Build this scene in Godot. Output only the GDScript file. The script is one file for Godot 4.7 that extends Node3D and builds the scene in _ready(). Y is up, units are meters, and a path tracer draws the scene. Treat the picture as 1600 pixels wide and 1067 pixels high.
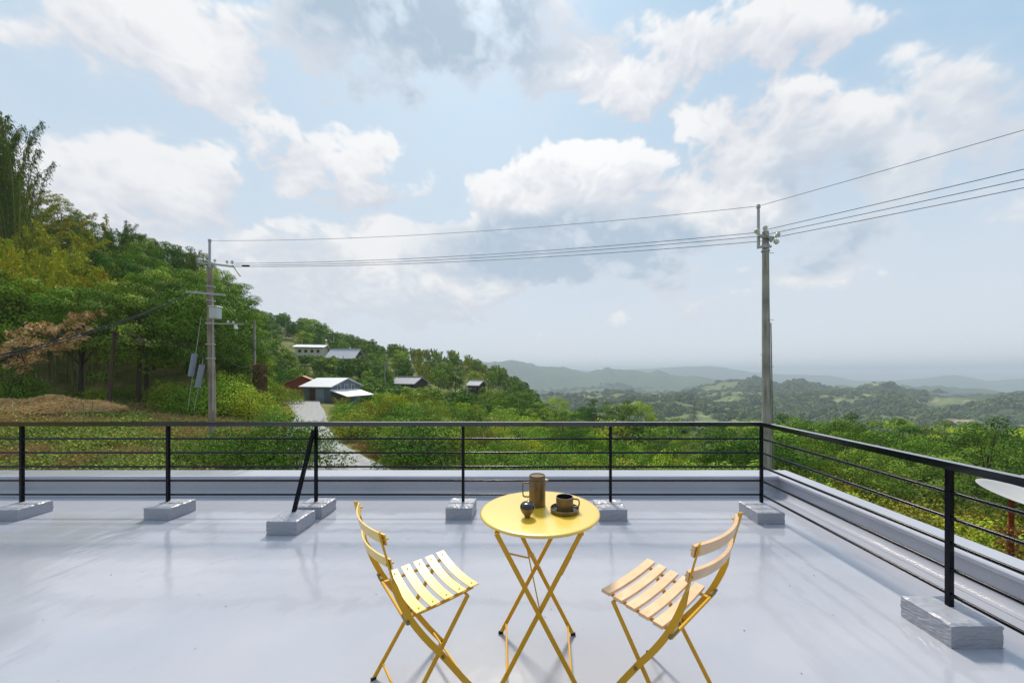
extends Node3D
# Roof terrace with a yellow folding table and two chairs, looking over a wooded valley.
# World: y up, terrace floor at y = 0, the photograph looks along -z.  "d" below is the distance in front of the eye, so z = -d.

const EYE := 1.397
const FOC := 570.0      # focal length in pixels of the 1600-wide photograph
const VX := 832.0       # vanishing point of the side railing (level view)
const VY := 584.0
const SUN_PX := Vector2(745, -90)   # where the sun stands behind the dark cloud

var rng := RandomNumberGenerator.new()
var used := {}

func at(px: float, py: float, d: float) -> Vector3:
	return Vector3((px - VX) / FOC * d, EYE + (VY - py) / FOC * d, -d)

func lin(r: float, g: float, b: float) -> Color:
	return Color(r, g, b).linear_to_srgb()

func numbered(called: String) -> String:
	if not used.has(called):
		used[called] = 0
		return called
	used[called] += 1
	return "%s_%03d" % [called, used[called]]

func tag(o: Node, label := "", category := "", group := "", kind := "") -> Node:
	if label: o.set_meta("label", label)
	if category: o.set_meta("category", category)
	if group: o.set_meta("group", group)
	if kind: o.set_meta("kind", kind)
	return o

func thing(called: String, label: String, category: String, where := Vector3.ZERO, turn := 0.0, group := "") -> Node3D:
	var o := Node3D.new()
	o.name = numbered(called)
	add_child(o, true)
	o.position = where
	o.rotation.y = turn
	tag(o, label, category, group)
	return o

func put(called: String, mesh: Mesh, m: Material, parent: Node = null) -> MeshInstance3D:
	var o := MeshInstance3D.new()
	o.name = numbered(called) if parent == null else called
	o.mesh = mesh
	o.material_override = m
	(self if parent == null else parent).add_child(o, true)
	return o

func copy_of(root: Node3D, where: Vector3, turn := 0.0, label := "", group := "") -> Node3D:
	var c: Node3D = root.duplicate()
	c.name = numbered(String(root.name).rstrip("0123456789_") )
	add_child(c, true)
	c.position = where
	c.rotation = Vector3(0, turn, 0)
	if label: c.set_meta("label", label)
	if group: c.set_meta("group", group)
	return c

# ---------------------------------------------------------------- mesh builder
class MB:
	var v := PackedVector3Array()
	var n := PackedVector3Array()
	var c := PackedColorArray()
	var uv := PackedVector2Array()
	var col := Color(1, 1, 1)
	var xf := Transform3D.IDENTITY

	func tri(a: Vector3, b: Vector3, d: Vector3, na: Vector3, nb: Vector3, nd: Vector3) -> void:
		# Godot's front faces run clockwise
		if (b - a).cross(d - a).dot(na + nb + nd) > 0.0:
			var t := b; b = d; d = t
			t = nb; nb = nd; nd = t
		v.append(xf * a); v.append(xf * b); v.append(xf * d)
		n.append((xf.basis * na).normalized()); n.append((xf.basis * nb).normalized()); n.append((xf.basis * nd).normalized())
		c.append(col); c.append(col); c.append(col)

	func flat(a: Vector3, b: Vector3, d: Vector3, out: Vector3) -> void:
		var m := (b - a).cross(d - a)
		if m.length_squared() < 1e-16: return
		m = m.normalized()
		if m.dot(out) < 0.0: m = -m
		tri(a, b, d, m, m, m)

	func quad(a: Vector3, b: Vector3, d: Vector3, e: Vector3, out: Vector3) -> void:
		flat(a, b, d, out)
		flat(a, d, e, out)

	func squad(p: Array, q: Array) -> void:
		tri(p[0], p[1], p[2], q[0], q[1], q[2])
		tri(p[0], p[2], p[3], q[0], q[2], q[3])

	# box with chamfered edges, centre at ctr
	func box(ctr: Vector3, size: Vector3, bev := 0.0) -> void:
		var h := size * 0.5
		var b: float = minf(bev, minf(h.x, minf(h.y, h.z)) * 0.9)
		if b <= 0.0:
			for ax in 3:
				for s in [-1.0, 1.0]:
					var o := Vector3.ZERO; o[ax] = s * h[ax]
					var i := Vector3.ZERO; i[(ax + 1) % 3] = h[(ax + 1) % 3]
					var j := Vector3.ZERO; j[(ax + 2) % 3] = h[(ax + 2) % 3]
					quad(ctr + o - i - j, ctr + o + i - j, ctr + o + i + j, ctr + o - i + j, o)
			return
		for ax in 3:
			var bx := (ax + 1) % 3
			var cx := (ax + 2) % 3
			for s in [-1.0, 1.0]:
				var o := Vector3.ZERO; o[ax] = s * h[ax]
				var i := Vector3.ZERO; i[bx] = h[bx] - b
				var j := Vector3.ZERO; j[cx] = h[cx] - b
				quad(ctr + o - i - j, ctr + o + i - j, ctr + o + i + j, ctr + o - i + j, o)
			for s in [-1.0, 1.0]:
				for t in [-1.0, 1.0]:
					var a1 := Vector3.ZERO; a1[bx] = s * h[bx]; a1[cx] = t * (h[cx] - b)
					var a2 := Vector3.ZERO; a2[bx] = s * (h[bx] - b); a2[cx] = t * h[cx]
					var e := Vector3.ZERO; e[ax] = h[ax] - b
					var o2 := Vector3.ZERO; o2[bx] = s; o2[cx] = t
					quad(ctr + a1 - e, ctr + a1 + e, ctr + a2 + e, ctr + a2 - e, o2)
		for sx in [-1.0, 1.0]:
			for sy in [-1.0, 1.0]:
				for sz in [-1.0, 1.0]:
					var k := Vector3(sx, sy, sz)
					var p := k * (h - Vector3(b, b, b))
					flat(ctr + p + Vector3(sx * b, 0, 0), ctr + p + Vector3(0, sy * b, 0), ctr + p + Vector3(0, 0, sz * b), k)

	func frame_at(dir: Vector3, hint: Vector3) -> Array:
		var s := dir.cross(hint)
		if s.length() < 0.01: s = dir.cross(Vector3(0.9, 0.1, 0.42))
		s = s.normalized()
		return [s, s.cross(dir).normalized()]

	# round tube along points; radii one per point
	func tube(pts: Array, radii: Array, sides := 8, caps := true) -> void:
		var rings := []
		var outs := []
		var s := Vector3.ZERO
		for k in pts.size():
			var dir: Vector3 = ((pts[mini(k + 1, pts.size() - 1)] as Vector3) - (pts[maxi(k - 1, 0)] as Vector3)).normalized()
			if k == 0: s = frame_at(dir, Vector3.UP)[0]
			s = (s - dir * s.dot(dir)).normalized()
			var t := dir.cross(s)
			var ring := []
			var out := []
			for a in sides:
				var w := TAU * a / sides
				var o := s * cos(w) + t * sin(w)
				out.append(o)
				ring.append((pts[k] as Vector3) + o * float(radii[k] if radii.size() > k else radii[0]))
			rings.append(ring); outs.append(out)
		for k in pts.size() - 1:
			for a in sides:
				var b := (a + 1) % sides
				squad([rings[k][a], rings[k][b], rings[k + 1][b], rings[k + 1][a]], [outs[k][a], outs[k][b], outs[k + 1][b], outs[k + 1][a]])
		if caps:
			for k in [0, pts.size() - 1]:
				var o: Vector3 = ((pts[0] as Vector3) - (pts[1] as Vector3)) if k == 0 else ((pts[-1] as Vector3) - (pts[-2] as Vector3))
				for a in range(1, sides - 1):
					flat(rings[k][0], rings[k][a], rings[k][a + 1], o)

	func bar(a: Vector3, b: Vector3, r: float, sides := 8) -> void:
		tube([a, b], [r, r], sides)

	# rectangular section swept along points; across[k] is the direction of the width there
	func strap(pts: Array, across: Array, width: float, thick: float) -> void:
		var rings := []
		for k in pts.size():
			var dir: Vector3 = ((pts[mini(k + 1, pts.size() - 1)] as Vector3) - (pts[maxi(k - 1, 0)] as Vector3)).normalized()
			var w: Vector3 = across[k] if across.size() > k else across[0]
			w = (w - dir * w.dot(dir)).normalized()
			var t := dir.cross(w)
			var p: Vector3 = pts[k]
			rings.append([p + w * width / 2 + t * thick / 2, p - w * width / 2 + t * thick / 2, p - w * width / 2 - t * thick / 2, p + w * width / 2 - t * thick / 2, t, -w, -t, w])
		for k in pts.size() - 1:
			for a in 4:
				var b := (a + 1) % 4
				squad([rings[k][a], rings[k][b], rings[k + 1][b], rings[k + 1][a]], [rings[k][4 + a], rings[k][4 + a], rings[k + 1][4 + a], rings[k + 1][4 + a]])
		for k in [0, pts.size() - 1]:
			var o: Vector3 = ((pts[0] as Vector3) - (pts[1] as Vector3)) if k == 0 else ((pts[-1] as Vector3) - (pts[-2] as Vector3))
			quad(rings[k][0], rings[k][1], rings[k][2], rings[k][3], o)

	# surface of revolution about y; profile: Array of Vector2(radius, height), bottom to top along the outside
	func lathe(profile: Array, sides := 40, ctr := Vector3.ZERO, sharp := 0.6) -> void:
		var m := profile.size()
		var seg := []
		for k in m - 1:
			var e: Vector2 = (profile[k + 1] as Vector2) - (profile[k] as Vector2)
			seg.append(Vector2(e.y, -e.x).normalized())
		for k in m - 1:
			var n0: Vector2 = seg[k]
			var n1: Vector2 = seg[k]
			if k > 0 and (seg[k - 1] as Vector2).dot(seg[k]) > sharp: n0 = ((seg[k - 1] as Vector2) + (seg[k] as Vector2)).normalized()
			if k < m - 2 and (seg[k + 1] as Vector2).dot(seg[k]) > sharp: n1 = ((seg[k + 1] as Vector2) + (seg[k] as Vector2)).normalized()
			for a in sides:
				var w0 := TAU * a / sides
				var w1 := TAU * (a + 1) / sides
				var d0 := Vector3(cos(w0), 0, sin(w0))
				var d1 := Vector3(cos(w1), 0, sin(w1))
				var p: Vector2 = profile[k]
				var q: Vector2 = profile[k + 1]
				var pp := [ctr + d0 * p.x + Vector3(0, p.y, 0), ctr + d1 * p.x + Vector3(0, p.y, 0), ctr + d1 * q.x + Vector3(0, q.y, 0), ctr + d0 * q.x + Vector3(0, q.y, 0)]
				var nn := [d0 * n0.x + Vector3(0, n0.y, 0), d1 * n0.x + Vector3(0, n0.y, 0), d1 * n1.x + Vector3(0, n1.y, 0), d0 * n1.x + Vector3(0, n1.y, 0)]
				if p.x > 1e-6: tri(pp[0], pp[1], pp[2], nn[0], nn[1], nn[2])
				if q.x > 1e-6: tri(pp[0], pp[2], pp[3], nn[0], nn[2], nn[3])

	# outline in the xy plane (counter-clockwise, convex or not), pushed along z from z0 to z1
	func prism(outline: PackedVector2Array, z0: float, z1: float) -> void:
		var idx := Geometry2D.triangulate_polygon(outline)
		for k in range(0, idx.size(), 3):
			for z in [z0, z1]:
				flat(Vector3(outline[idx[k]].x, outline[idx[k]].y, z), Vector3(outline[idx[k + 1]].x, outline[idx[k + 1]].y, z), Vector3(outline[idx[k + 2]].x, outline[idx[k + 2]].y, z), Vector3(0, 0, z - (z0 + z1) / 2))
		var area := 0.0
		for k in outline.size():
			area += outline[k].cross(outline[(k + 1) % outline.size()])
		for k in outline.size():
			var p := outline[k]
			var q := outline[(k + 1) % outline.size()]
			var o := Vector3(q.y - p.y, p.x - q.x, 0) * signf(area)
			quad(Vector3(p.x, p.y, z0), Vector3(q.x, q.y, z0), Vector3(q.x, q.y, z1), Vector3(p.x, p.y, z1), o)

	func mesh(colors := false, normals := true) -> ArrayMesh:
		var a := []
		a.resize(Mesh.ARRAY_MAX)
		a[Mesh.ARRAY_VERTEX] = v
		if normals: a[Mesh.ARRAY_NORMAL] = n
		if colors: a[Mesh.ARRAY_COLOR] = c
		if uv.size() == v.size(): a[Mesh.ARRAY_TEX_UV] = uv
		var m := ArrayMesh.new()
		m.add_surface_from_arrays(Mesh.PRIMITIVE_TRIANGLES, a)
		return m

# ---------------------------------------------------------------- materials
var M := {}

func mat(called: String, base: Color, rough := 0.6, spec := 0.5) -> StandardMaterial3D:
	var m := StandardMaterial3D.new()
	m.resource_name = called
	m.albedo_color = base
	m.roughness = rough
	m.metallic_specular = spec
	M[called] = m
	return m

func noise_tex(size: int, freq: float, seed_: int, oct := 4, ramp: Array = [], stretch := Vector2(1, 1)) -> ImageTexture:
	var f := FastNoiseLite.new()
	f.seed = seed_
	f.noise_type = FastNoiseLite.TYPE_SIMPLEX_SMOOTH
	f.fractal_octaves = oct
	f.frequency = freq
	var im: Image
	if stretch == Vector2(1, 1):
		im = f.get_seamless_image(size, size)
	else:
		im = f.get_seamless_image(int(size / stretch.x), int(size / stretch.y))
		im.resize(size, size, Image.INTERPOLATE_CUBIC)
	if ramp.size() == 2:
		var out := Image.create(size, size, false, Image.FORMAT_RGB8)
		for y in size:
			for x in size:
				out.set_pixel(x, y, (ramp[0] as Color).lerp(ramp[1], im.get_pixel(x, y).r))
		im = out
	im.generate_mipmaps()
	return ImageTexture.create_from_image(im)

func bump(m: StandardMaterial3D, t: Texture2D, cm: float, scale: Vector3, world := true) -> void:
	m.heightmap_enabled = true
	m.heightmap_texture = t
	m.heightmap_scale = cm
	m.uv1_triplanar = true
	m.uv1_world_triplanar = world
	m.uv1_scale = scale

# ---------------------------------------------------------------- sky: air and clouds by direction
# a cloud bank: where it stands (as seen in the photograph), half width, half height, weight, how grey its body is
const BANKS := [
	[150, 20, 130, 60, 1.0, 0.35], [270, 70, 140, 75, 1.1, 0.25], [350, 130, 70, 60, 1.0, 0.15], [230, 120, 80, 40, 0.6, 0.3],
	[470, 40, 120, 80, 0.9, 0.3], [530, 100, 80, 60, 0.9, 0.15], [610, 90, 40, 40, 0.7, 0.2],
	[70, 240, 90, 50, 1.0, 0.25], [130, 290, 150, 80, 1.1, 0.35], [240, 290, 110, 65, 1.1, 0.2], [310, 280, 60, 60, 0.9, 0.15], [220, 390, 260, 70, 0.9, 0.4], [400, 420, 200, 60, 0.7, 0.45], [330, 255, 30, 40, 0.7, 0.1],
	[430, 215, 70, 45, 1.0, 0.2], [550, 245, 85, 55, 1.1, 0.15], [540, 290, 90, 45, 1.0, 0.3], [600, 290, 60, 45, 0.9, 0.35], [660, 292, 34, 24, 0.9, 0.3], [560, 330, 40, 25, 0.6, 0.3],
	[690, 35, 210, 100, 1.7, 1.0], [560, 25, 130, 60, 1.1, 0.95], [780, 90, 90, 60, 1.0, 0.8], [640, 100, 40, 30, 0.7, 0.3], [860, 60, 75, 90, 1.1, 0.25], [800, 120, 50, 40, 0.9, 0.5], [900, 60, 40, 60, 0.9, 0.1],
	[860, 290, 110, 75, 1.25, 0.1], [960, 280, 80, 60, 1.2, 0.05], [790, 320, 80, 50, 1.1, 0.2], [1000, 310, 60, 60, 1.0, 0.2], [890, 385, 180, 60, 1.5, 1.0], [760, 375, 140, 45, 1.0, 0.6], [900, 425, 120, 30, 0.8, 1.0], [830, 240, 50, 30, 0.7, 0.05],
	[1140, 260, 110, 90, 1.0, 0.15], [1230, 190, 110, 75, 1.1, 0.12], [1300, 150, 70, 40, 0.9, 0.2], [1110, 330, 110, 50, 1.0, 0.3], [1090, 210, 50, 40, 0.7, 0.15], [1270, 235, 70, 60, 1.2, 1.0], [1240, 370, 150, 50, 1.0, 0.95],
	[990, 140, 70, 40, 1.0, 0.15], [1090, 100, 110, 55, 1.1, 0.12], [1180, 50, 150, 55, 1.1, 0.15], [1320, 15, 140, 40, 1.0, 0.2], [1110, 30, 150, 50, 0.9, 0.2], [960, 100, 60, 60, 0.5, 0.3],
	[1400, 230, 190, 90, 0.9, 0.55], [1450, 120, 80, 60, 0.9, 0.4], [1530, 110, 90, 70, 0.85, 0.5], [1530, 200, 60, 50, 0.8, 0.4], [1600, 170, 120, 90, 0.7, 0.6], [1350, 330, 200, 70, 0.6, 0.6], [1640, 300, 130, 80, 0.6, 0.6],
	[640, 460, 140, 45, 1.05, 0.42], [500, 470, 200, 55, 1.0, 0.48], [740, 450, 80, 30, 0.9, 0.3], [480, 390, 150, 50, 1.0, 0.4], [620, 395, 110, 40, 0.95, 0.42], [1080, 450, 130, 32, 0.85, 0.45], [1280, 440, 130, 26, 0.8, 0.45], [1560, 445, 60, 20, 0.85, 0.25], [1500, 470, 70, 12, 0.6, 0.3], [970, 505, 70, 12, 0.55, 0.3], [880, 525, 60, 8, 0.5, 0.3], [700, 510, 90, 16, 0.5, 0.4],
	[-120, 120, 150, 80, 0.8, 0.4], [-200, 330, 200, 90, 1.0, 0.4], [1800, 60, 150, 70, 0.9, 0.3], [1850, 400, 160, 50, 0.8, 0.4],
	[150, -120, 170, 70, 0.9, 0.4], [480, -110, 150, 70, 0.8, 0.5], [830, -90, 120, 60, 0.9, 0.6], [1150, -110, 190, 60, 0.8, 0.4], [1500, -90, 130, 50, 0.6, 0.4],
]
var cn := FastNoiseLite.new()
var cw := FastNoiseLite.new()
var cg := FastNoiseLite.new()
var cb := FastNoiseLite.new()

func banks(x: float, y: float) -> Vector2:
	var f := 0.0
	var grey := 0.0
	var ws := 0.0001
	for b in BANKS:
		var dx: float = (x - b[0]) / b[2]
		if dx > 1.5 or dx < -1.5: continue
		var dy: float = (y - b[1]) / b[3]
		var q := dx * dx + dy * dy
		if q < 2.2:
			var w: float = b[4] * (1.0 - q / 2.2)
			w *= w
			f += w
			grey += w * float(b[5])
			ws += w
	return Vector2(1.0 - exp(-1.55 * f), grey / ws)

func sky_color(dir: Vector3) -> Vector3:
	var up := clampf(dir.y, 0.0, 1.0)
	# clear air: pale and milky, deeper blue high up and away from the sun
	var sun := Vector3((SUN_PX.x - VX) / FOC, (VY - SUN_PX.y) / FOC, -1).normalized()
	var cs := dir.dot(sun)
	var k := pow(up, 0.75)
	var air := Vector3(0.755, 0.80, 0.855).lerp(Vector3(0.36, 0.595, 0.825), k)
	var side := clampf(0.5 + 0.62 * dir.x, 0.0, 1.0)
	air = air.lerp(Vector3(0.27, 0.50, 0.74), clampf(k * side * 1.5 - 0.45, 0.0, 0.9))
	air += Vector3(0.13, 0.12, 0.10) * pow(maxf(cs, 0.0), 8.0)
	var wob := Vector3(cw.get_noise_3d(dir.x * 1.3, dir.y * 2.2, dir.z * 1.3), cw.get_noise_3d(dir.x * 1.3 + 40.0, dir.y * 2.2, dir.z * 1.3), 0.0)
	var fine := cn.get_noise_3d(dir.x, dir.y * 1.35, dir.z)
	var m := 0.0
	var f := Vector2.ZERO
	var above := Vector2.ZERO
	if dir.z < -0.18:
		var px := VX + FOC * dir.x / -dir.z
		var py := VY - FOC * dir.y / -dir.z
		m = smoothstep(-420.0, -120.0, px) * (1.0 - smoothstep(1720.0, 2020.0, px)) * smoothstep(-330.0, -60.0, py)
		if m > 0.0:
			var wx := px + wob.x * 60.0
			var wy := py + wob.y * 42.0
			f = banks(wx, wy)
			above = banks(wx - 6.0, wy - 22.0)
	if m < 1.0:
		# the rest of the dome goes on with the same broken cloud
		var g := cg.get_noise_3d(dir.x, dir.y * 1.5, dir.z)
		var cover := smoothstep(-0.16, 0.34, g)
		var h := cg.get_noise_3d(dir.x, dir.y * 1.5 + 0.09, dir.z)
		f = Vector2(cover, 0.35).lerp(f, m)
		above = Vector2(smoothstep(-0.16, 0.34, h), 0.35).lerp(above, m)
	# heaped heads: rounded outwards, creased inwards
	var heap := 0.32 - absf(cb.get_noise_3d(dir.x + wob.x * 0.1, dir.y * 1.2, dir.z))
	var dens := f.x + fine * 0.80 + heap * 0.42 - 0.50
	var soft := 0.24 + 0.36 * f.y
	var a := smoothstep(0.0, soft, dens)
	# a veil of thin cloud between the banks
	var veil := clampf(0.15 + 0.55 * f.x + 0.45 * fine, 0.0, 0.75)
	air = air.lerp(Vector3(0.74, 0.77, 0.825), veil * 0.48)
	# lit edges towards the sun, greyer bellies below
	var lit := clampf(0.45 + (f.x - above.x) * 2.2 + fine * 0.95 + heap * 0.7, 0.0, 1.0)
	var body := Vector3(0.64, 0.665, 0.745).lerp(Vector3(0.93, 0.93, 0.935) + Vector3(0.06, 0.06, 0.055) * smoothstep(0.2, 0.05, f.y), lit)
	var belly := clampf((f.y - 0.3) * 2.1 + (0.5 - lit) * 0.55, 0.0, 1.0) * smoothstep(0.0, 0.6, dens)
	body = body.lerp(Vector3(0.40, 0.525, 0.66), belly * 0.9)
	body += Vector3(0.07, 0.067, 0.06) * pow(maxf(cs, 0.0), 12.0) * (1.0 - belly)
	var c := air.lerp(body, a * lerpf(0.92, 0.7, smoothstep(0.22, 0.0, up)))
	# glare of the veiled sun
	c += Vector3(1.0, 0.97, 0.9) * (0.35 * pow(maxf(cs, 0.0), 300.0) + 0.07 * pow(maxf(cs, 0.0), 30.0)) * (1.0 - 0.85 * belly)
	# hazy air low down, brighter thin cloud overhead
	c = c.lerp(Vector3(0.86, 0.90, 0.96), 0.9 * pow(1.0 - up, 8.0))
	c = c.lerp(Vector3(1.0, 1.0, 1.0), pow(1.0 - up, 32.0))
	return c * (1.0 + 0.7 * smoothstep(0.68, 0.95, up)) * lerpf(1.0, 0.62, smoothstep(-0.1, 0.7, dir.z))

func sky_image() -> Image:
	for f in [cn, cw, cg]:
		f.noise_type = FastNoiseLite.TYPE_SIMPLEX_SMOOTH
	cn.seed = 11; cn.frequency = 4.6; cn.fractal_octaves = 7; cn.fractal_gain = 0.6
	cb.seed = 17; cb.noise_type = FastNoiseLite.TYPE_SIMPLEX_SMOOTH; cb.frequency = 11.0; cb.fractal_octaves = 4; cb.fractal_gain = 0.55
	cw.seed = 5; cw.frequency = 3.0; cw.fractal_octaves = 4
	cg.seed = 23; cg.frequency = 1.25; cg.fractal_octaves = 4
	var W := 768
	var H := 384
	var px := PackedFloat32Array()
	px.resize(W * H * 3)
	for y in H:
		var el := (0.5 - (y + 0.5) / H) * PI
		for x in W:
			var az := (x + 0.5) / W * TAU
			var c := sky_color(Vector3(sin(az) * cos(el), sin(el), -cos(az) * cos(el))) if el > -0.03 else Vector3(0.42, 0.46, 0.42)
			var i := (y * W + x) * 3
			px[i] = c.x; px[i + 1] = c.y; px[i + 2] = c.z
	var im := Image.create_from_data(W, H, false, Image.FORMAT_RGBF, px.to_byte_array())
	var BW := 3072
	var BH := 1536
	im.resize(BW, BH, Image.INTERPOLATE_BILINEAR)
	# the part of the dome that the view can show, finer
	var half := int(BW * 62.0 / 360.0)
	for y in range(int(BH * 0.5 - BH * 50.0 / 180.0), BH / 2 + 8):
		var el := (0.5 - (y + 0.5) / BH) * PI
		for x in range(-half, half):
			var az := (x + 0.5) / BW * TAU
			var c := sky_color(Vector3(sin(az) * cos(el), sin(el), -cos(az) * cos(el)))
			im.set_pixel((x + BW) % BW, y, Color(c.x, c.y, c.z))
	return im

func make_sky() -> void:
	var cam := Camera3D.new()
	cam.name = "camera"
	cam.projection = Camera3D.PROJECTION_FRUSTUM
	cam.near = 0.05
	cam.far = 40000.0
	cam.size = 1067.0 / FOC * cam.near
	cam.frustum_offset = Vector2((800.0 - VX) / FOC, (VY - 533.5) / FOC) * cam.near
	cam.position = Vector3(0, EYE, 0)
	cam.current = true
	add_child(cam)
	var e := Environment.new()
	e.background_mode = Environment.BG_SKY
	var s := Sky.new()
	var sm := PanoramaSkyMaterial.new()
	sm.panorama = ImageTexture.create_from_image(sky_image())
	s.sky_material = sm
	e.sky = s
	e.tonemap_mode = Environment.TONE_MAPPER_LINEAR
	e.tonemap_exposure = 1.02
	e.sdfgi_enabled = true
	e.ssao_enabled = true
	e.ssil_enabled = true
	e.fog_enabled = true
	e.fog_density = 0.00025
	e.fog_light_color = Color(0.885, 0.948, 1.0)
	var we := WorldEnvironment.new()
	we.name = "world_environment"
	we.environment = e
	add_child(we)
	var sun := DirectionalLight3D.new()
	sun.name = "sun"
	sun.light_energy = 1.3
	sun.light_angular_distance = 10.0
	sun.light_color = Color(1.0, 0.955, 0.88)
	sun.shadow_enabled = true
	add_child(sun)
	sun.look_at_from_position(Vector3.ZERO, -Vector3((SUN_PX.x - VX) / FOC, (VY - SUN_PX.y) / FOC, -1.0), Vector3.UP)

# ---------------------------------------------------------------- land
var tn := FastNoiseLite.new()

# [photo x, photo y] outlines of the ridges, read along the skyline of each
const RIDGE_NEAR := [[900, 640], [1000, 634], [1060, 615], [1110, 600], [1150, 593], [1180, 591], [1215, 599], [1240, 594], [1262, 598], [1300, 603], [1330, 599], [1360, 596], [1390, 595], [1415, 602], [1440, 606], [1480, 608], [1530, 615], [1560, 609], [1600, 607], [1700, 604], [2000, 600], [2600, 610]]
const RIDGE_MID := [[-600, 574], [200, 570], [600, 568], [770, 566], [800, 563], [822, 567], [850, 574], [880, 574], [915, 582], [932, 579], [952, 575], [968, 579], [985, 577], [1008, 583], [1030, 579], [1060, 588], [1092, 587], [1120, 593], [1150, 592], [1200, 598], [1300, 602], [1500, 605], [2600, 605]]
const RIDGE_FAR := [[-600, 578], [760, 574], [870, 576], [930, 580], [1000, 577], [1060, 574], [1110, 573], [1180, 582], [1230, 585], [1290, 586], [1340, 592], [1390, 592], [1440, 589], [1490, 585], [1520, 588], [1545, 591], [1600, 588], [1700, 590], [2600, 592]]
# skyline of the wooded hill beyond the sheds, and of the steep wood on the left
const HILL := [[-900, 420], [200, 455], [400, 488], [440, 493], [480, 503], [520, 518], [560, 530], [600, 540], [640, 543], [680, 545], [730, 552], [760, 566], [800, 580], [830, 596], [850, 618], [880, 640], [1000, 680], [2600, 700]]
const WOOD := [[-900, 60], [-200, 200], [0, 262], [50, 290], [90, 308], [130, 328], [160, 342], [190, 352], [230, 368], [280, 382], [320, 402], [355, 424], [378, 455], [390, 500], [400, 560], [420, 640], [2600, 700]]

func along(line: Array, x: float) -> float:
	if x <= line[0][0]: return line[0][1]
	for k in line.size() - 1:
		if x < line[k + 1][0]:
			var t: float = (x - line[k][0]) / (line[k + 1][0] - line[k][0])
			t = t * t * (3.0 - 2.0 * t) * 0.5 + t * 0.5
			return lerpf(line[k][1], line[k + 1][1], t)
	return line[-1][1]

func above_eye(py: float, d: float) -> float:
	return EYE + (VY - py) / FOC * d

# middle line of the lane, as x, distance, half width
const LANE := [[4.0, 2.5, 1.3], [-2.5, 9.5, 1.3], [-8.2, 15.2, 1.3], [-12.3, 20.0, 1.3], [-15.4, 25.0, 1.25], [-18.3, 30.0, 1.2], [-22.7, 37.0, 1.35], [-27.5, 44.0, 1.6], [-31.2, 49.0, 2.3], [-33.6, 51.5, 2.4]]

# distance from the middle of the lane, positive on its right
func road_offset(x: float, d: float) -> float:
	var best := 1e9
	var p := Vector2(x, d)
	for k in LANE.size() - 1:
		var a := Vector2(LANE[k][0], LANE[k][1])
		var e := Vector2(LANE[k + 1][0], LANE[k + 1][1]) - a
		var t := (p - a).dot(e) / e.length_squared()
		if k > 0: t = maxf(t, 0.0)
		if k < LANE.size() - 2: t = minf(t, 1.0)
		var q := p - (a + e * t)
		if q.length() < absf(best): best = q.length() * (1.0 if e.cross(q) < 0.0 else -1.0)
	return best

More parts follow.
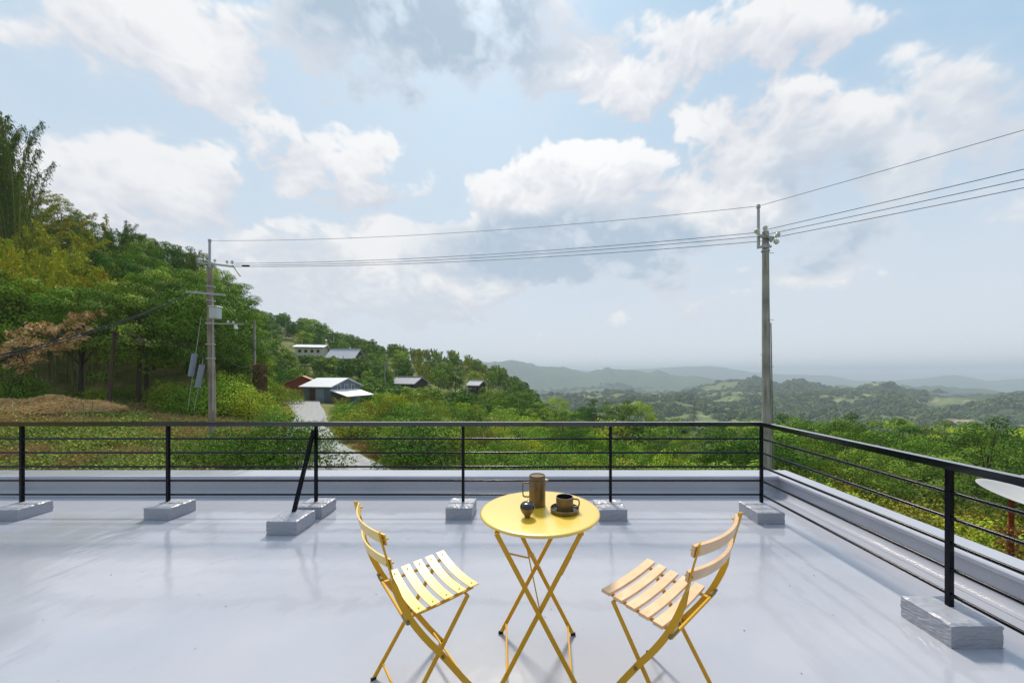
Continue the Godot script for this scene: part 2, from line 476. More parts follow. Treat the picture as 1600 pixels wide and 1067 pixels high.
func ground(x: float, z: float) -> float:
	var d := -z
	var r := sqrt(x * x + z * z)
	var px := 832.0
	if d > 0.05 * r: px = VX + FOC * x / d
	elif x > 0.0: px = 2600.0
	else: px = -900.0
	px = clampf(px, -900.0, 2600.0)
	# the near ground: lane level on the left, falling away to the right and ahead
	var y := -2.45
	y -= smoothstep(-9.0, 12.0, x) * 1.7 * smoothstep(6.0, 18.0, r)
	y -= smoothstep(0.0, 40.0, x + d * 0.10) * smoothstep(14.0, 70.0, r) * 6.0
	y -= smoothstep(-6.0, 14.0, x) * smoothstep(13.0, 34.0, r) * 7.0
	# the field left of the lane rises towards the wood
	var off := road_offset(x, d) if r < 90.0 else (x + 8.3) * 0.815 + (d - 16.0) * 0.579
	y += smoothstep(-2.4, -14.0, off) * 1.55 * smoothstep(8.0, 22.0, d)
	y += smoothstep(-14.0, -24.0, off) * 0.55
	y += tn.get_noise_2d(x * 4.0, z * 4.0) * 0.22 * smoothstep(2.2, 5.0, absf(off)) * smoothstep(4.0, 12.0, r)
	# the steep wood
	if px < 430.0 and d > 20.0:
		var f := clampf((d - 27.0) / 36.0, 0.0, 1.0)
		var top := above_eye(lerpf(475.0, along(WOOD, px), pow(f, 0.8)), d) - 9.5
		top = minf(top, above_eye(along(WOOD, px), 63.0) - 9.5)
		y = maxf(y, lerpf(y, top, smoothstep(27.0, 33.0, d) * (1.0 - smoothstep(385.0, 430.0, px))))
	# hillside beyond the sheds
	if d > 30.0:
		var hill := above_eye(along(HILL, px), 230.0) - 8.0
		var g := smoothstep(58.0, 230.0, d)
		g = g * (1.0 - smoothstep(260.0, 420.0, d))
		var dip := lerpf(y, -14.0, smoothstep(440.0, 860.0, px) * smoothstep(32.0, 84.0, d))
		y = lerpf(dip, hill, g) if px < 900.0 else lerpf(y, hill, g)
	if r > 60.0:
		# valley and far ridges: heights at rings, joined smoothly
		var w := tn.get_noise_2d(x * 0.022, z * 0.022)
		var w2 := tn.get_noise_2d(x * 0.11 + 900.0, z * 0.11)
		var rings := [
			[60.0, y], [150.0, -24.0], [300.0, -52.0 + w * 10.0], [650.0, -82.0 + w * 22.0], [1000.0, -84.0 + w * 34.0], [1450.0, -72.0 + w * 40.0],
			[2000.0, above_eye(along(RIDGE_NEAR, px), 2000.0) + (w2 * 5.0)], [2600.0, -140.0 + w * 40.0], [3300.0, -100.0 + w * 60.0],
			[4300.0, above_eye(along(RIDGE_MID, px), 4300.0) + w2 * 12.0], [5600.0, -210.0], [7800.0, above_eye(along(RIDGE_FAR, px), 7800.0) + w2 * 9.0], [9500.0, -160.0]]
		var far := -200.0
		for k in rings.size() - 1:
			if r < rings[k + 1][0]:
				var t: float = log(r / rings[k][0]) / log(rings[k + 1][0] / rings[k][0])
				far = lerpf(rings[k][1], rings[k + 1][1], smoothstep(0.0, 1.0, t))
				break
		if r > 350.0: far += (tn.get_noise_2d(x * 0.5, z * 0.5) * 9.0 + w2 * 16.0) * smoothstep(350.0, 900.0, r) * (1.0 - smoothstep(3600.0, 6500.0, r))
		if r > 1000.0 and r < 2400.0: far += 20.0 * exp(-((x - 1280.0) * (x - 1280.0) + (z + 1080.0) * (z + 1080.0)) / 22000.0)   # knoll with the solar field
		var keep := 1.0 - smoothstep(270.0, 420.0, r)      # the home hill stands until here
		keep *= 1.0 - smoothstep(780.0, 960.0, px)
		y = lerpf(far, maxf(y, far), keep) if r > 60.0 else y
	return y

func make_land() -> void:
	tn.seed = 3
	tn.noise_type = FastNoiseLite.TYPE_SIMPLEX_SMOOTH
	tn.frequency = 0.06
	tn.fractal_octaves = 4
	var az := []
	var a := -180.0
	while a < 180.0:
		az.append(deg_to_rad(a))
		a += 0.42 if absf(a) < 62.0 else 4.0
	var rad := []
	var r := 3.0
	while r < 9500.0:
		rad.append(r)
		r *= 1.03 if r < 260.0 else 1.022
	rad.append(9500.0)
	var na := az.size()
	var nr := rad.size()
	var v := PackedVector3Array()
	var c := PackedColorArray()
	for i in nr:
		for j in na:
			var x: float = rad[i] * sin(az[j])
			var z: float = -rad[i] * cos(az[j])
			var y := ground(x, z)
			v.append(Vector3(x, y, z))
			c.append(land_color(x, z, rad[i]))
	var nrm := PackedVector3Array()
	nrm.resize(v.size())
	var idx := PackedInt32Array()
	for i in nr - 1:
		for j in na:
			var k := (j + 1) % na
			var p := i * na + j
			var q := i * na + k
			var s := (i + 1) * na + k
			var t := (i + 1) * na + j
			idx.append_array([p, t, s, p, s, q])
			var n1 := (v[t] - v[p]).cross(v[s] - v[p])
			if n1.y < 0: n1 = -n1
			for u in [p, q, s, t]: nrm[u] += n1.normalized()
	for i in nrm.size(): nrm[i] = nrm[i].normalized()
	# clockwise seen from above
	var probe := (v[idx[1]] - v[idx[0]]).cross(v[idx[2]] - v[idx[0]])
	if probe.y > 0.0:
		for k in range(0, idx.size(), 3):
			var t := idx[k + 1]; idx[k + 1] = idx[k + 2]; idx[k + 2] = t
	var arr := []
	arr.resize(Mesh.ARRAY_MAX)
	arr[Mesh.ARRAY_VERTEX] = v
	arr[Mesh.ARRAY_NORMAL] = nrm
	arr[Mesh.ARRAY_COLOR] = c
	arr[Mesh.ARRAY_INDEX] = idx
	var mesh := ArrayMesh.new()
	mesh.add_surface_from_arrays(Mesh.PRIMITIVE_TRIANGLES, arr)
	var m := mat("soil_and_growth", Color(1, 1, 1), 0.95, 0.2)
	m.vertex_color_use_as_albedo = true
	bump(m, noise_tex(512, 0.02, 8, 5), 18.0, Vector3(0.11, 0.11, 0.11))
	tag(put("ground", mesh, m), "", "", "", "structure")

func land_color(x: float, z: float, r: float) -> Color:
	var n1 := tn.get_noise_2d(x * 3.0 + 50.0, z * 3.0)
	var n2 := tn.get_noise_2d(x * 0.35, z * 0.35 + 300.0)
	if r < 70.0:
		var off := road_offset(x, -z)
		var soil := Color(0.20, 0.145, 0.08).lerp(Color(0.34, 0.25, 0.13), clampf(0.5 + n1, 0, 1))
		var green := Color(0.09, 0.13, 0.03).lerp(Color(0.18, 0.20, 0.05), clampf(0.5 + n2, 0, 1))
		if off < -1.4 and -z < 34.0:
			return soil.lerp(green, smoothstep(-0.1, 0.25, n1 + n2 * 0.6 + 0.1))
		return soil.lerp(green, 0.75)
	# woods, terraced fields, bare and mown patches
	var wood := Color(0.055, 0.09, 0.03)
	var field := Color(0.145, 0.18, 0.07)
	var straw := Color(0.33, 0.28, 0.16)
	var s := 0.06 if r < 1600.0 else 0.03
	var p := tn.get_noise_2d(x * s + 77.0, z * s * 1.4)
	var q := tn.get_noise_2d(x * s * 3.0, z * s * 5.0 + 210.0)
	var c := wood.lerp(field, smoothstep(-0.08, 0.22, p) * (1.0 - 0.8 * smoothstep(2300.0, 3200.0, r)))
	c = c.lerp(straw, smoothstep(0.22, 0.36, q) * smoothstep(-0.1, 0.15, p) * (1.0 - smoothstep(2300.0, 3200.0, r)))
	return c if r > 320.0 else Color(0.15, 0.135, 0.06).lerp(Color(0.16, 0.19, 0.055), clampf(0.5 + n2, 0, 1))

func make_road() -> void:
	var m := mat("concrete_lane", lin(0.42, 0.42, 0.425), 0.9, 0.3)
	m.albedo_texture = noise_tex(512, 0.012, 31, 5, [Color(0.78, 0.78, 0.77), Color(1, 1, 1)])
	bump(m, noise_tex(512, 0.05, 9, 4), 0.12, Vector3(0.35, 0.35, 0.35))
	# middle line of the lane and its half width
	var line := LANE
	var b := MB.new()
	var left := []
	var right := []
	for k in line.size() - 1:
		for s in 8:
			var t := s / 8.0
			var x := lerpf(line[k][0], line[k + 1][0], t)
			var d := lerpf(line[k][1], line[k + 1][1], t)
			var w := lerpf(line[k][2], line[k + 1][2], t)
			var dir := Vector2(line[k + 1][0] - line[k][0], line[k + 1][1] - line[k][1]).normalized()
			if k < line.size() - 2:
				var nx := Vector2(line[k + 2][0] - line[k + 1][0], line[k + 2][1] - line[k + 1][1]).normalized()
				dir = dir.lerp(nx, t * 0.5).normalized()
			var sx := Vector2(dir.y, -dir.x)
			var y := ground(x, -d) + 0.10
			for side in [-1.0, 1.0]:
				var p: Vector2 = Vector2(x, d) + sx * side * (w + 0.10 * tn.get_noise_2d(x * 30.0, d * 30.0 + side * 99.0))
				(left if side < 0 else right).append(Vector3(p.x, y, -p.y))
	for k in left.size() - 1:
		b.quad(left[k], right[k], right[k + 1], left[k + 1], Vector3.UP)
		for e in [left, right]:
			b.quad(e[k], e[k + 1], e[k + 1] - Vector3(0, 0.4, 0), e[k] - Vector3(0, 0.4, 0), (e[k] as Vector3) - ((left[k] as Vector3) + (right[k] as Vector3)) / 2)
	tag(put("lane", b.mesh(), m), "", "", "", "structure")

# ---------------------------------------------------------------- terrace
const RX := 2.30      # side railing
const RD := 3.66      # front railing
const PX0 := 2.86     # inner faces of the parapet
const PD0 := 4.22
const LX := -8.6
const BACK := -5.0

func sweep_round(profile: Array) -> MB:
	# profile: Vector2(outwards, height), swept round the three open sides with mitred corners
	var b := MB.new()
	var path := [[Vector2(LX, BACK), Vector2(-1, 0)], [Vector2(LX, PD0), Vector2(-1, 1)], [Vector2(PX0, PD0), Vector2(1, 1)], [Vector2(PX0, BACK), Vector2(1, 0)]]
	for k in path.size() - 1:
		var p0: Vector2 = path[k][0]
		var p1: Vector2 = path[k + 1][0]
		var run := (p1 - p0).normalized()
		var outw := Vector2(-run.y, run.x)
		for i in profile.size() - 1:
			var q: Vector2 = profile[i]
			var w: Vector2 = profile[i + 1]
			var a0: Vector2 = p0 + (path[k][1] as Vector2) * q.x
			var a1: Vector2 = p1 + (path[k + 1][1] as Vector2) * q.x
			var b0: Vector2 = p0 + (path[k][1] as Vector2) * w.x
			var b1: Vector2 = p1 + (path[k + 1][1] as Vector2) * w.x
			# outside of the profile lies to the left of its run
			var nn := Vector2(-(w.y - q.y), w.x - q.x)
			var out := Vector3(outw.x * nn.x, nn.y, -outw.y * nn.x)
			b.quad(Vector3(a0.x, q.y, -a0.y), Vector3(a1.x, q.y, -a1.y), Vector3(b1.x, w.y, -b1.y), Vector3(b0.x, w.y, -b0.y), out)
	return b

func make_terrace() -> void:
	var paint := mat("grey_roof_paint", lin(0.415, 0.425, 0.48), 0.135, 0.74)
	paint.albedo_texture = noise_tex(512, 0.006, 77, 5, [Color(0.93, 0.935, 0.945), Color(1, 1, 1)])
	paint.roughness_texture = noise_tex(512, 0.01, 19, 4, [Color(0.6, 0.6, 0.6), Color(1, 1, 1)])
	bump(paint, noise_tex(1024, 0.0045, 41, 6, [], Vector2(1.0, 2.4)), 0.9, Vector3(0.16, 0.16, 0.22))
	var b := MB.new()
	var t := 0.25
	b.box(Vector3((LX + PX0) / 2, -t / 2, -(PD0 + BACK) / 2), Vector3(PX0 - LX + 0.2, t, PD0 - BACK + 0.2))
	tag(put("terrace_floor", b.mesh(), paint), "", "", "", "structure")
	var house := thing("flat_roofed_house", "low grey painted parapet and walls of the house that carries the roof terrace", "house")
	put("fillet", sweep_round([Vector2(-0.09, 0.002), Vector2(-0.06, 0.008), Vector2(-0.03, 0.024), Vector2(-0.008, 0.05), Vector2(0.0, 0.085)]).mesh(), paint, house)
	put("parapet", sweep_round([Vector2(0.0, 0.085), Vector2(0.0, 0.178)]).mesh(), paint, house)
	put("coping", sweep_round([Vector2(0.0, 0.178), Vector2(-0.022, 0.178), Vector2(-0.026, 0.183), Vector2(-0.026, 0.207), Vector2(-0.018, 0.216), Vector2(0.0, 0.219), Vector2(0.23, 0.222), Vector2(0.248, 0.216), Vector2(0.252, 0.20), Vector2(0.252, 0.155), Vector2(0.225, 0.155)]).mesh(), paint, house)
	var wm := mat("house_wall_render", lin(0.55, 0.54, 0.52), 0.85, 0.3)
	put("wall", sweep_round([Vector2(0.225, 0.155), Vector2(0.225, -7.5)]).mesh(), wm, house)
	# bits of grit and leaf blown on to the floor
	var lb := LB.new()
	lb.leaf(Vector3(0, 0.002, 0), Vector3(0.1, 1, 0), Vector3(1, 0, 0), 0.011, 0.005, Color(1, 1, 1))
	lb.leaf(Vector3(0.001, 0.004, 0), Vector3(0.5, 1, 0.4), Vector3(0, 0, 1), 0.008, 0.005, Color(0.8, 0.8, 0.8))
	var gw := []
	var gc := PackedColorArray()
	for k in 90:
		var s := rng.randf_range(0.35, 1.0)
		gw.append(Transform3D(Basis(Vector3.UP, rng.randf() * TAU).scaled(Vector3(s, s, s)), Vector3(rng.randf_range(-5.5, 2.6), 0.001, -rng.randf_range(1.5, 4.1))))
		gc.append(Color(0.06, 0.05, 0.04).lerp(Color(0.20, 0.15, 0.08), rng.randf()))
	scatter("grit", lb.mesh(), M["low_growth"], gw, gc, "tiny dark bits of grit and leaf on the terrace floor", "grit")
	make_blocks(paint)
	make_railing()

func rough_block(w: float, h: float, d: float, seed_: int) -> ArrayMesh:
	var f := FastNoiseLite.new()
	f.seed = seed_
	f.noise_type = FastNoiseLite.TYPE_SIMPLEX_SMOOTH
	f.frequency = 9.0
	f.fractal_octaves = 5
	var b := MB.new()
	var warp := func(p: Vector3) -> Vector3:
		# p in -1..1; painted, hand-cast sides with ragged courses
		var q := Vector3(p.x * w / 2, (p.y + 1.0) * h / 2, p.z * d / 2)
		var side := maxf(absf(p.x), absf(p.z))
		var k := f.get_noise_3d(q.x * 2.0, q.y * 9.0, q.z * 2.0) * 0.0045 + f.get_noise_3d(q.x * 7.0, q.y * 7.0 + 9.0, q.z * 7.0) * 0.0018
		var o := Vector3(p.x if absf(p.x) > 0.93 else 0.0, 0, p.z if absf(p.z) > 0.93 else 0.0)
		q += o * (k - 0.004) if side > 0.93 else Vector3.ZERO
		if p.y > 0.9: q.y += f.get_noise_2d(q.x * 3.0, q.z * 3.0) * 0.006 - (0.006 if side > 0.93 else 0.0)
		return q
	var N := 14
	var lim := func(i: int) -> float:
		return clampf(-1.0 + 2.0 * i / N, -1.0, 1.0)
	for ax in 3:
		for s in [-1.0, 1.0]:
			if ax == 1 and s < 0: continue
			for i in N:
				for j in N:
					var q := []
					for e in [[0, 0], [1, 0], [1, 1], [0, 1]]:
						var p := Vector3.ZERO
						p[ax] = s
						p[(ax + 1) % 3] = lim.call(i + e[0])
						p[(ax + 2) % 3] = lim.call(j + e[1])
						q.append(warp.call(p))
					var o := Vector3.ZERO
					o[ax] = s
					b.quad(q[0], q[1], q[2], q[3], o)
	return b.mesh()

func make_blocks(paint: Material) -> void:
	var bp := mat("block_paint_with_shade", lin(0.33, 0.34, 0.39), 0.34, 0.55)  # roof grey darkened on every face, standing in for shade on the sides
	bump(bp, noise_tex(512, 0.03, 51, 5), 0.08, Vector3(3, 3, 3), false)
	# middle x, middle d, width, height, depth, turn, label
	var g := "concrete blocks under the railing posts"
	var list := [
		[-5.02, 3.585, 0.27, 0.112, 0.27, 0.03, "grey concrete block under the railing upright two posts beyond the brace, towards the field"],
		[-3.58, 3.605, 0.265, 0.118, 0.27, -0.05, "grey concrete block under the upright next to the braced one, on the field side"],
		[-2.157, 3.637, 0.265, 0.118, 0.265, 0.0, "grey concrete block under the upright that has a slanting brace"],
		[-2.17, 3.285, 0.27, 0.124, 0.28, 0.0, "grey concrete block under the foot of the slanting brace"],
		[-0.704, 3.62, 0.262, 0.118, 0.28, 0.0, "grey concrete block under the upright next to the braced one, on the table side"],
		[0.76, 3.595, 0.288, 0.114, 0.29, 0.0, "grey concrete block half hidden behind the yellow table, under a railing upright"],
		[2.22, 3.54, 0.262, 0.108, 0.315, 0.0, "grey concrete block under the corner upright of the railing"],
		[2.262, 1.98, 0.272, 0.119, 0.262, 0.0, "grey concrete block under the upright of the side railing, by the wooden slat chair"]]
	for k in list.size():
		var a: Array = list[k]
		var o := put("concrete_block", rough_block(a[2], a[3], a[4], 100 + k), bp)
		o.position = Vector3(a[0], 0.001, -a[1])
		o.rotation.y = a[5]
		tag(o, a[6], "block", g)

func make_railing() -> void:
	var m := mat("black_railing_paint", lin(0.003, 0.0035, 0.007), 0.2, 0.3)
	var r := thing("metal_railing", "black metal railing with thin horizontal rods round the roof terrace", "railing", Vector3(RX, 0, -RD))
	var o := Vector3(RX, 0, -RD)
	var b := MB.new()
	var h := 0.0405
	var yr := 0.8935
	var hw := 0.025
	# flat top rail, mitred at the corner
	var outl := [Vector2(LX + 0.3, RD - hw), Vector2(RX - hw, RD - hw), Vector2(RX - hw, BACK + 0.3), Vector2(RX + hw, BACK + 0.3), Vector2(RX + hw, RD + hw), Vector2(LX + 0.3, RD + hw)]
	b.xf = Transform3D(Basis(Vector3(1, 0, 0), Vector3(0, 0, -1), Vector3(0, 1, 0)), Vector3(0, yr, 0) - o)
	b.prism(PackedVector2Array(outl), -h / 2, h / 2)
	var tm := mat("black_rail_gloss", lin(0.003, 0.0035, 0.007), 0.12, 0.5)
	tm.clearcoat_enabled = true
	tm.clearcoat = 1.0
	tm.clearcoat_roughness = 0.1
	put("top_rail", b.mesh(), tm, r)
	for y in [0.745, 0.605, 0.465, 0.325, 0.185]:
		var c := MB.new()
		c.bar(Vector3(LX + 0.3, y, -RD) - o, Vector3(RX, y, -RD) - o, 0.0095, 14)
		put("rod", c.mesh(), m, r)
		c = MB.new()
		c.bar(Vector3(RX, y, -RD) - o, Vector3(RX, y, -BACK - 0.3) - o, 0.0105, 14)
		put("rod", c.mesh(), m, r)
	for x in [-8.1, -6.6, -5.128, -3.66, -2.174, -0.696, 0.783, RX]:
		var c := MB.new()
		var foot := 0.105 if x > -6.0 else 0.0
		c.box(Vector3(x, (foot + yr - h / 2) / 2, -RD) - o, Vector3(0.027, yr - h / 2 - foot, 0.027), 0.002)
		put("upright", c.mesh(), m, r)
	for d in [2.01, 0.35, -1.3, -2.9]:
		var c := MB.new()
		var foot := 0.105 if d > 1.0 else 0.0
		c.box(Vector3(RX, (foot + yr - h / 2) / 2, -d) - o, Vector3(0.027, yr - h / 2 - foot, 0.027), 0.002)
		put("upright", c.mesh(), m, r)
	var c2 := MB.new()
	c2.strap([Vector3(-2.205, 0.105, -3.36) - o, Vector3(-2.185, 0.835, -3.64) - o], [Vector3(1, 0, 0)], 0.03, 0.027)
	put("brace", c2.mesh(), m, r)

# ---------------------------------------------------------------- table, chairs and crockery
func yellow(called: String, base: Color) -> StandardMaterial3D:
	var m := mat(called, base, 0.3, 0.75)
	m.clearcoat_enabled = true
	m.clearcoat = 1.0
	m.clearcoat_roughness = 0.2
	bump(m, noise_tex(256, 0.06, 61, 3), 0.05, Vector3(5, 5, 5), false)
	return m

func make_table() -> void:
	var y := yellow("yellow_powder_coat", lin(0.78, 0.52, 0.035))
	var leg := mat("yellow_leg_paint", lin(0.64, 0.335, 0.008), 0.4, 0.4)
	var cap := mat("black_rubber", lin(0.02, 0.02, 0.02), 0.8, 0.3)
	var c := Vector3(0.038, 0, -1.845)
	var t := thing("folding_table", "round yellow metal folding table on crossed legs, set with a coffee pot", "table", c)
	var b := MB.new()
	b.lathe([Vector2(0.0, 0.694), Vector2(0.29, 0.694), Vector2(0.297, 0.696), Vector2(0.3, 0.701), Vector2(0.2985, 0.706), Vector2(0.294, 0.7095), Vector2(0.285, 0.71), Vector2(0.0, 0.71)], 96)
	put("tabletop", b.mesh(), y, t)
	# crossed legs: two frames
	var zf := 1.618
	var zb := 1.955
	var L := [[-0.160, 0.198, zf, 0.006], [0.219, -0.138, zf, -0.006], [0.195, -0.166, zb, -0.006], [-0.142, 0.213, zb, 0.006]]
	for a in L:
		b = MB.new()
		var p0 := Vector3(a[0], 0.692, -float(a[2]) + float(a[3])) - c
		var p1 := Vector3(a[1], 0.012, -float(a[2]) + float(a[3])) - c
		b.strap([p0, p1], [Vector3(1, 0.5 * signf(a[1] - a[0]), 0)], 0.019, 0.009)
		var o := put("leg", b.mesh(), leg, t)
		b = MB.new()
		b.box(p1 + Vector3(0.004 * signf(a[1] - a[0]), -0.005, 0), Vector3(0.026, 0.014, 0.014), 0.003)
		put("foot_cap", b.mesh(), cap, o)
	for k in [[0, 3], [1, 2]]:
		b = MB.new()
		var f := 0.93
		var p := Vector3(lerpf(L[k[0]][0], L[k[0]][1], f), 0.692 - 0.68 * f, -zf) - c
		var q := Vector3(lerpf(L[k[1]][0], L[k[1]][1], f), 0.692 - 0.68 * f, -zb) - c
		b.bar(p, q, 0.005, 8)
		put("stretcher", b.mesh(), leg, t)
		b = MB.new()
		var u := Vector3(L[k[0]][0], 0.684, -zf) - c
		var w := Vector3(L[k[1]][0], 0.684, -zb) - c
		b.strap([u, w], [Vector3(1, 0, 0)], 0.018, 0.012)
		put("top_bearer", b.mesh(), leg, t)
	# thin steel stays that lock the frames
	b = MB.new()
	b.tube([Vector3(-0.12, 0.60, -zf - 0.006) - c, Vector3(-0.02, 0.50, -zf - 0.16) - c, Vector3(0.0, 0.47, -zb + 0.07) - c, Vector3(0.052, 0.335, -zb + 0.004) - c], [0.0045], 6)
	put("stay", b.mesh(), leg, t)
	b = MB.new()
	b.bar(Vector3(-0.062, 0.688, -zb + 0.12) - c, Vector3(0.032, 0.345, -zf - 0.01) - c, 0.003, 6)
	put("stay", b.mesh(), leg, t)
	b = MB.new()
	b.strap([Vector3(0.172, 0.585, -zf - 0.012) - c, Vector3(0.128, 0.50, -zf - 0.012) - c], [Vector3(1, 0.5, 0)], 0.012, 0.006)
	put("latch", b.mesh(), leg, t)

func chair(called: String, label: String, where: Vector3, turn: float, wood: bool) -> void:
	var frame: Material = M.get("yellow_chair_paint")
	if frame == null:
		frame = mat("yellow_chair_paint", lin(0.64, 0.34, 0.008), 0.36, 0.45)
	var slat: Material = M["slat_wood"] if wood else M["yellow_slat_paint"]
	var cap := M["black_rubber"] as Material
	var t := thing(called, label, "chair", where, turn)
	# local axes: x to the sitter's right, -z forwards
	var P := func(u: float, y: float, v: float) -> Vector3: return Vector3(v, y, -u)
	# bent back legs: floor in front, up behind the seat, twisted flat above it
	var prof := [[0.134, 0.006], [0.0595, 0.112], [-0.0, 0.203], [-0.05, 0.278], [-0.085, 0.326], [-0.115, 0.370], [-0.143, 0.415], [-0.166, 0.456], [-0.187, 0.50], [-0.206, 0.545], [-0.222, 0.59], [-0.235, 0.64], [-0.247, 0.69], [-0.258, 0.735], [-0.270, 0.78], [-0.280, 0.822]]
	for s in [-1.0, 1.0]:
		var pts := []
		var acr := []
		for k in prof.size():
			var u: float = prof[k][0]
			var y: float = prof[k][1]
			pts.append(P.call(u, y, s * 0.2))
			var tw := smoothstep(0.545, 0.68, y)
			var inplane: Vector3 = Vector3(0, 0.55, -1.0)
			acr.append(inplane.normalized().lerp(Vector3(s, 0, 0.3), tw * 0.96))
		var b := MB.new()
		b.strap(pts, acr, 0.0235, 0.0065)
		var o := put("back_leg", b.mesh(), frame, t)
		b = MB.new()
		b.box(P.call(0.137, 0.006, s * 0.2), Vector3(0.012, 0.011, 0.028), 0.002)
		put("foot_cap", b.mesh(), cap, o)
		# straight front legs, from the front of the seat to the floor behind
		b = MB.new()
		b.strap([P.call(0.094, 0.440, s * 0.17), P.call(-0.2075, 0.006, s * 0.17)], [Vector3(0, 0.57, -0.82).cross(Vector3(1, 0, 0))], 0.018, 0.0065)
		o = put("front_leg", b.mesh(), frame, t)
		b = MB.new()
		b.box(P.call(-0.209, 0.006, s * 0.17), Vector3(0.012, 0.011, 0.024), 0.002)
		put("foot_cap", b.mesh(), cap, o)
		# seat bearer under the slats, dished
		b = MB.new()
		var sp := []
		for k in 9:
			var u := lerpf(-0.165, 0.125, k / 8.0)
			sp.append(P.call(u, 0.4405 + 0.018 * (u + 0.118) / 0.236 - 0.006 * (1.0 - pow((u) / 0.15, 2.0)), s * 0.155))
		b.strap(sp, [Vector3(1, 0, 0)], 0.014, 0.007)
		put("seat_bearer", b.mesh(), frame, t)
		# pivots
		b = MB.new()
		b.bar(P.call(-0.035, 0.254, s * 0.16), P.call(-0.035, 0.254, s * 0.211), 0.0065, 8)
		put("pivot", b.mesh(), M["zinc_bolt"], t)
		b = MB.new()
		b.bar(P.call(-0.178, 0.452, s * 0.15), P.call(-0.178, 0.452, s * 0.214), 0.007, 8)
		put("pivot", b.mesh(), M["zinc_bolt"], t)
	# cross rods
	for q in [[-0.178, 0.445, 0.2, 0.006], [0.094, 0.436, 0.17, 0.006], [-0.17, 0.060, 0.17, 0.005], [0.085, 0.075, 0.2, 0.005]]:
		var b := MB.new()
		b.bar(P.call(q[0], q[1], -float(q[2])), P.call(q[0], q[1], q[2]), q[3], 8)
		put("cross_rod", b.mesh(), frame, t)
	# seat slats
	for k in 5:
		var u := lerpf(-0.118, 0.118, k / 4.0)
		var y := lerpf(0.448, 0.467, k / 4.0)
		var b := MB.new()
		if wood:
			var pts := []
			for j in 13:
				var v := lerpf(-0.189, 0.189, j / 12.0)
				pts.append(P.call(u, y + 0.005 + 0.010 * pow(v / 0.19, 2.0) - 0.008, v))
			b.strap(pts, [Vector3(0, 0.04, -1)], 0.040, 0.013)
		else:
			var pts := []
			for j in 13:
				var v := lerpf(-0.188, 0.188, j / 12.0)
				pts.append(P.call(u, y - 0.006 + 0.020 * pow(absf(v) / 0.19, 2.0), v))
			b.strap(pts, [Vector3(0, 0.06, -1)], 0.040, 0.004)
		var o := put("seat_slat", b.mesh(), slat, t)
		for s in [-1.0, 1.0]:
			b = MB.new()
			b.lathe([Vector2(0.0034, -0.004), Vector2(0.0034, 0.0005), Vector2(0.0024, 0.0014), Vector2(0.0, 0.0018)], 10, P.call(u, y + 0.0145 if not wood else y + 0.0095, s * 0.158))
			put("rivet", b.mesh(), slat if not wood else frame, o)
	# back slats, bent round the sitter
	for q in [[-0.266, 0.788, 0.043], [-0.246, 0.693, 0.041]]:
		var b := MB.new()
		var pts := []
		var acr := []
		for j in 17:
			var v := lerpf(-0.207, 0.207, j / 16.0)
			pts.append(P.call(float(q[0]) + 0.008 - 0.040 * (1.0 - pow(v / 0.207, 2.0)), q[1], v))
			acr.append(Vector3(0, 1, 0.22))
		b.strap(pts, acr, q[2], 0.012 if wood else 0.005)
		var o := put("back_slat", b.mesh(), slat, t)
		for s in [-1.0, 1.0]:
			b = MB.new()
			b.bar(P.call(float(q[0]) + 0.018, q[1], s * 0.199), P.call(float(q[0]) - 0.01, q[1], s * 0.199), 0.0042, 8)
			put("rivet", b.mesh(), frame, o)

func make_chairs() -> void:
	var w := mat("slat_wood", Color(1, 1, 1), 0.5, 0.5)
	w.albedo_texture = noise_tex(256, 0.02, 71, 4, [lin(0.66, 0.40, 0.20), lin(0.84, 0.57, 0.34)], Vector2(1, 8))
	w.uv1_triplanar = true
	w.uv1_scale = Vector3(1.2, 8, 8)
	w.clearcoat_enabled = true
	w.clearcoat = 0.6
	w.clearcoat_roughness = 0.3
	mat("zinc_bolt", lin(0.22, 0.17, 0.07), 0.4, 0.5).metallic = 0.6
	var ys := yellow("yellow_slat_paint", lin(0.80, 0.55, 0.10))
	ys.roughness = 0.5
	ys.clearcoat_roughness = 0.5
	chair("folding_chair", "yellow metal folding chair with yellow metal slats", Vector3(-0.4576, 0, -1.6575), deg_to_rad(-52.7), false)
	chair("folding_chair", "yellow metal folding chair with varnished wooden slats", Vector3(0.5276, 0, -1.582), deg_to_rad(42.8), true)

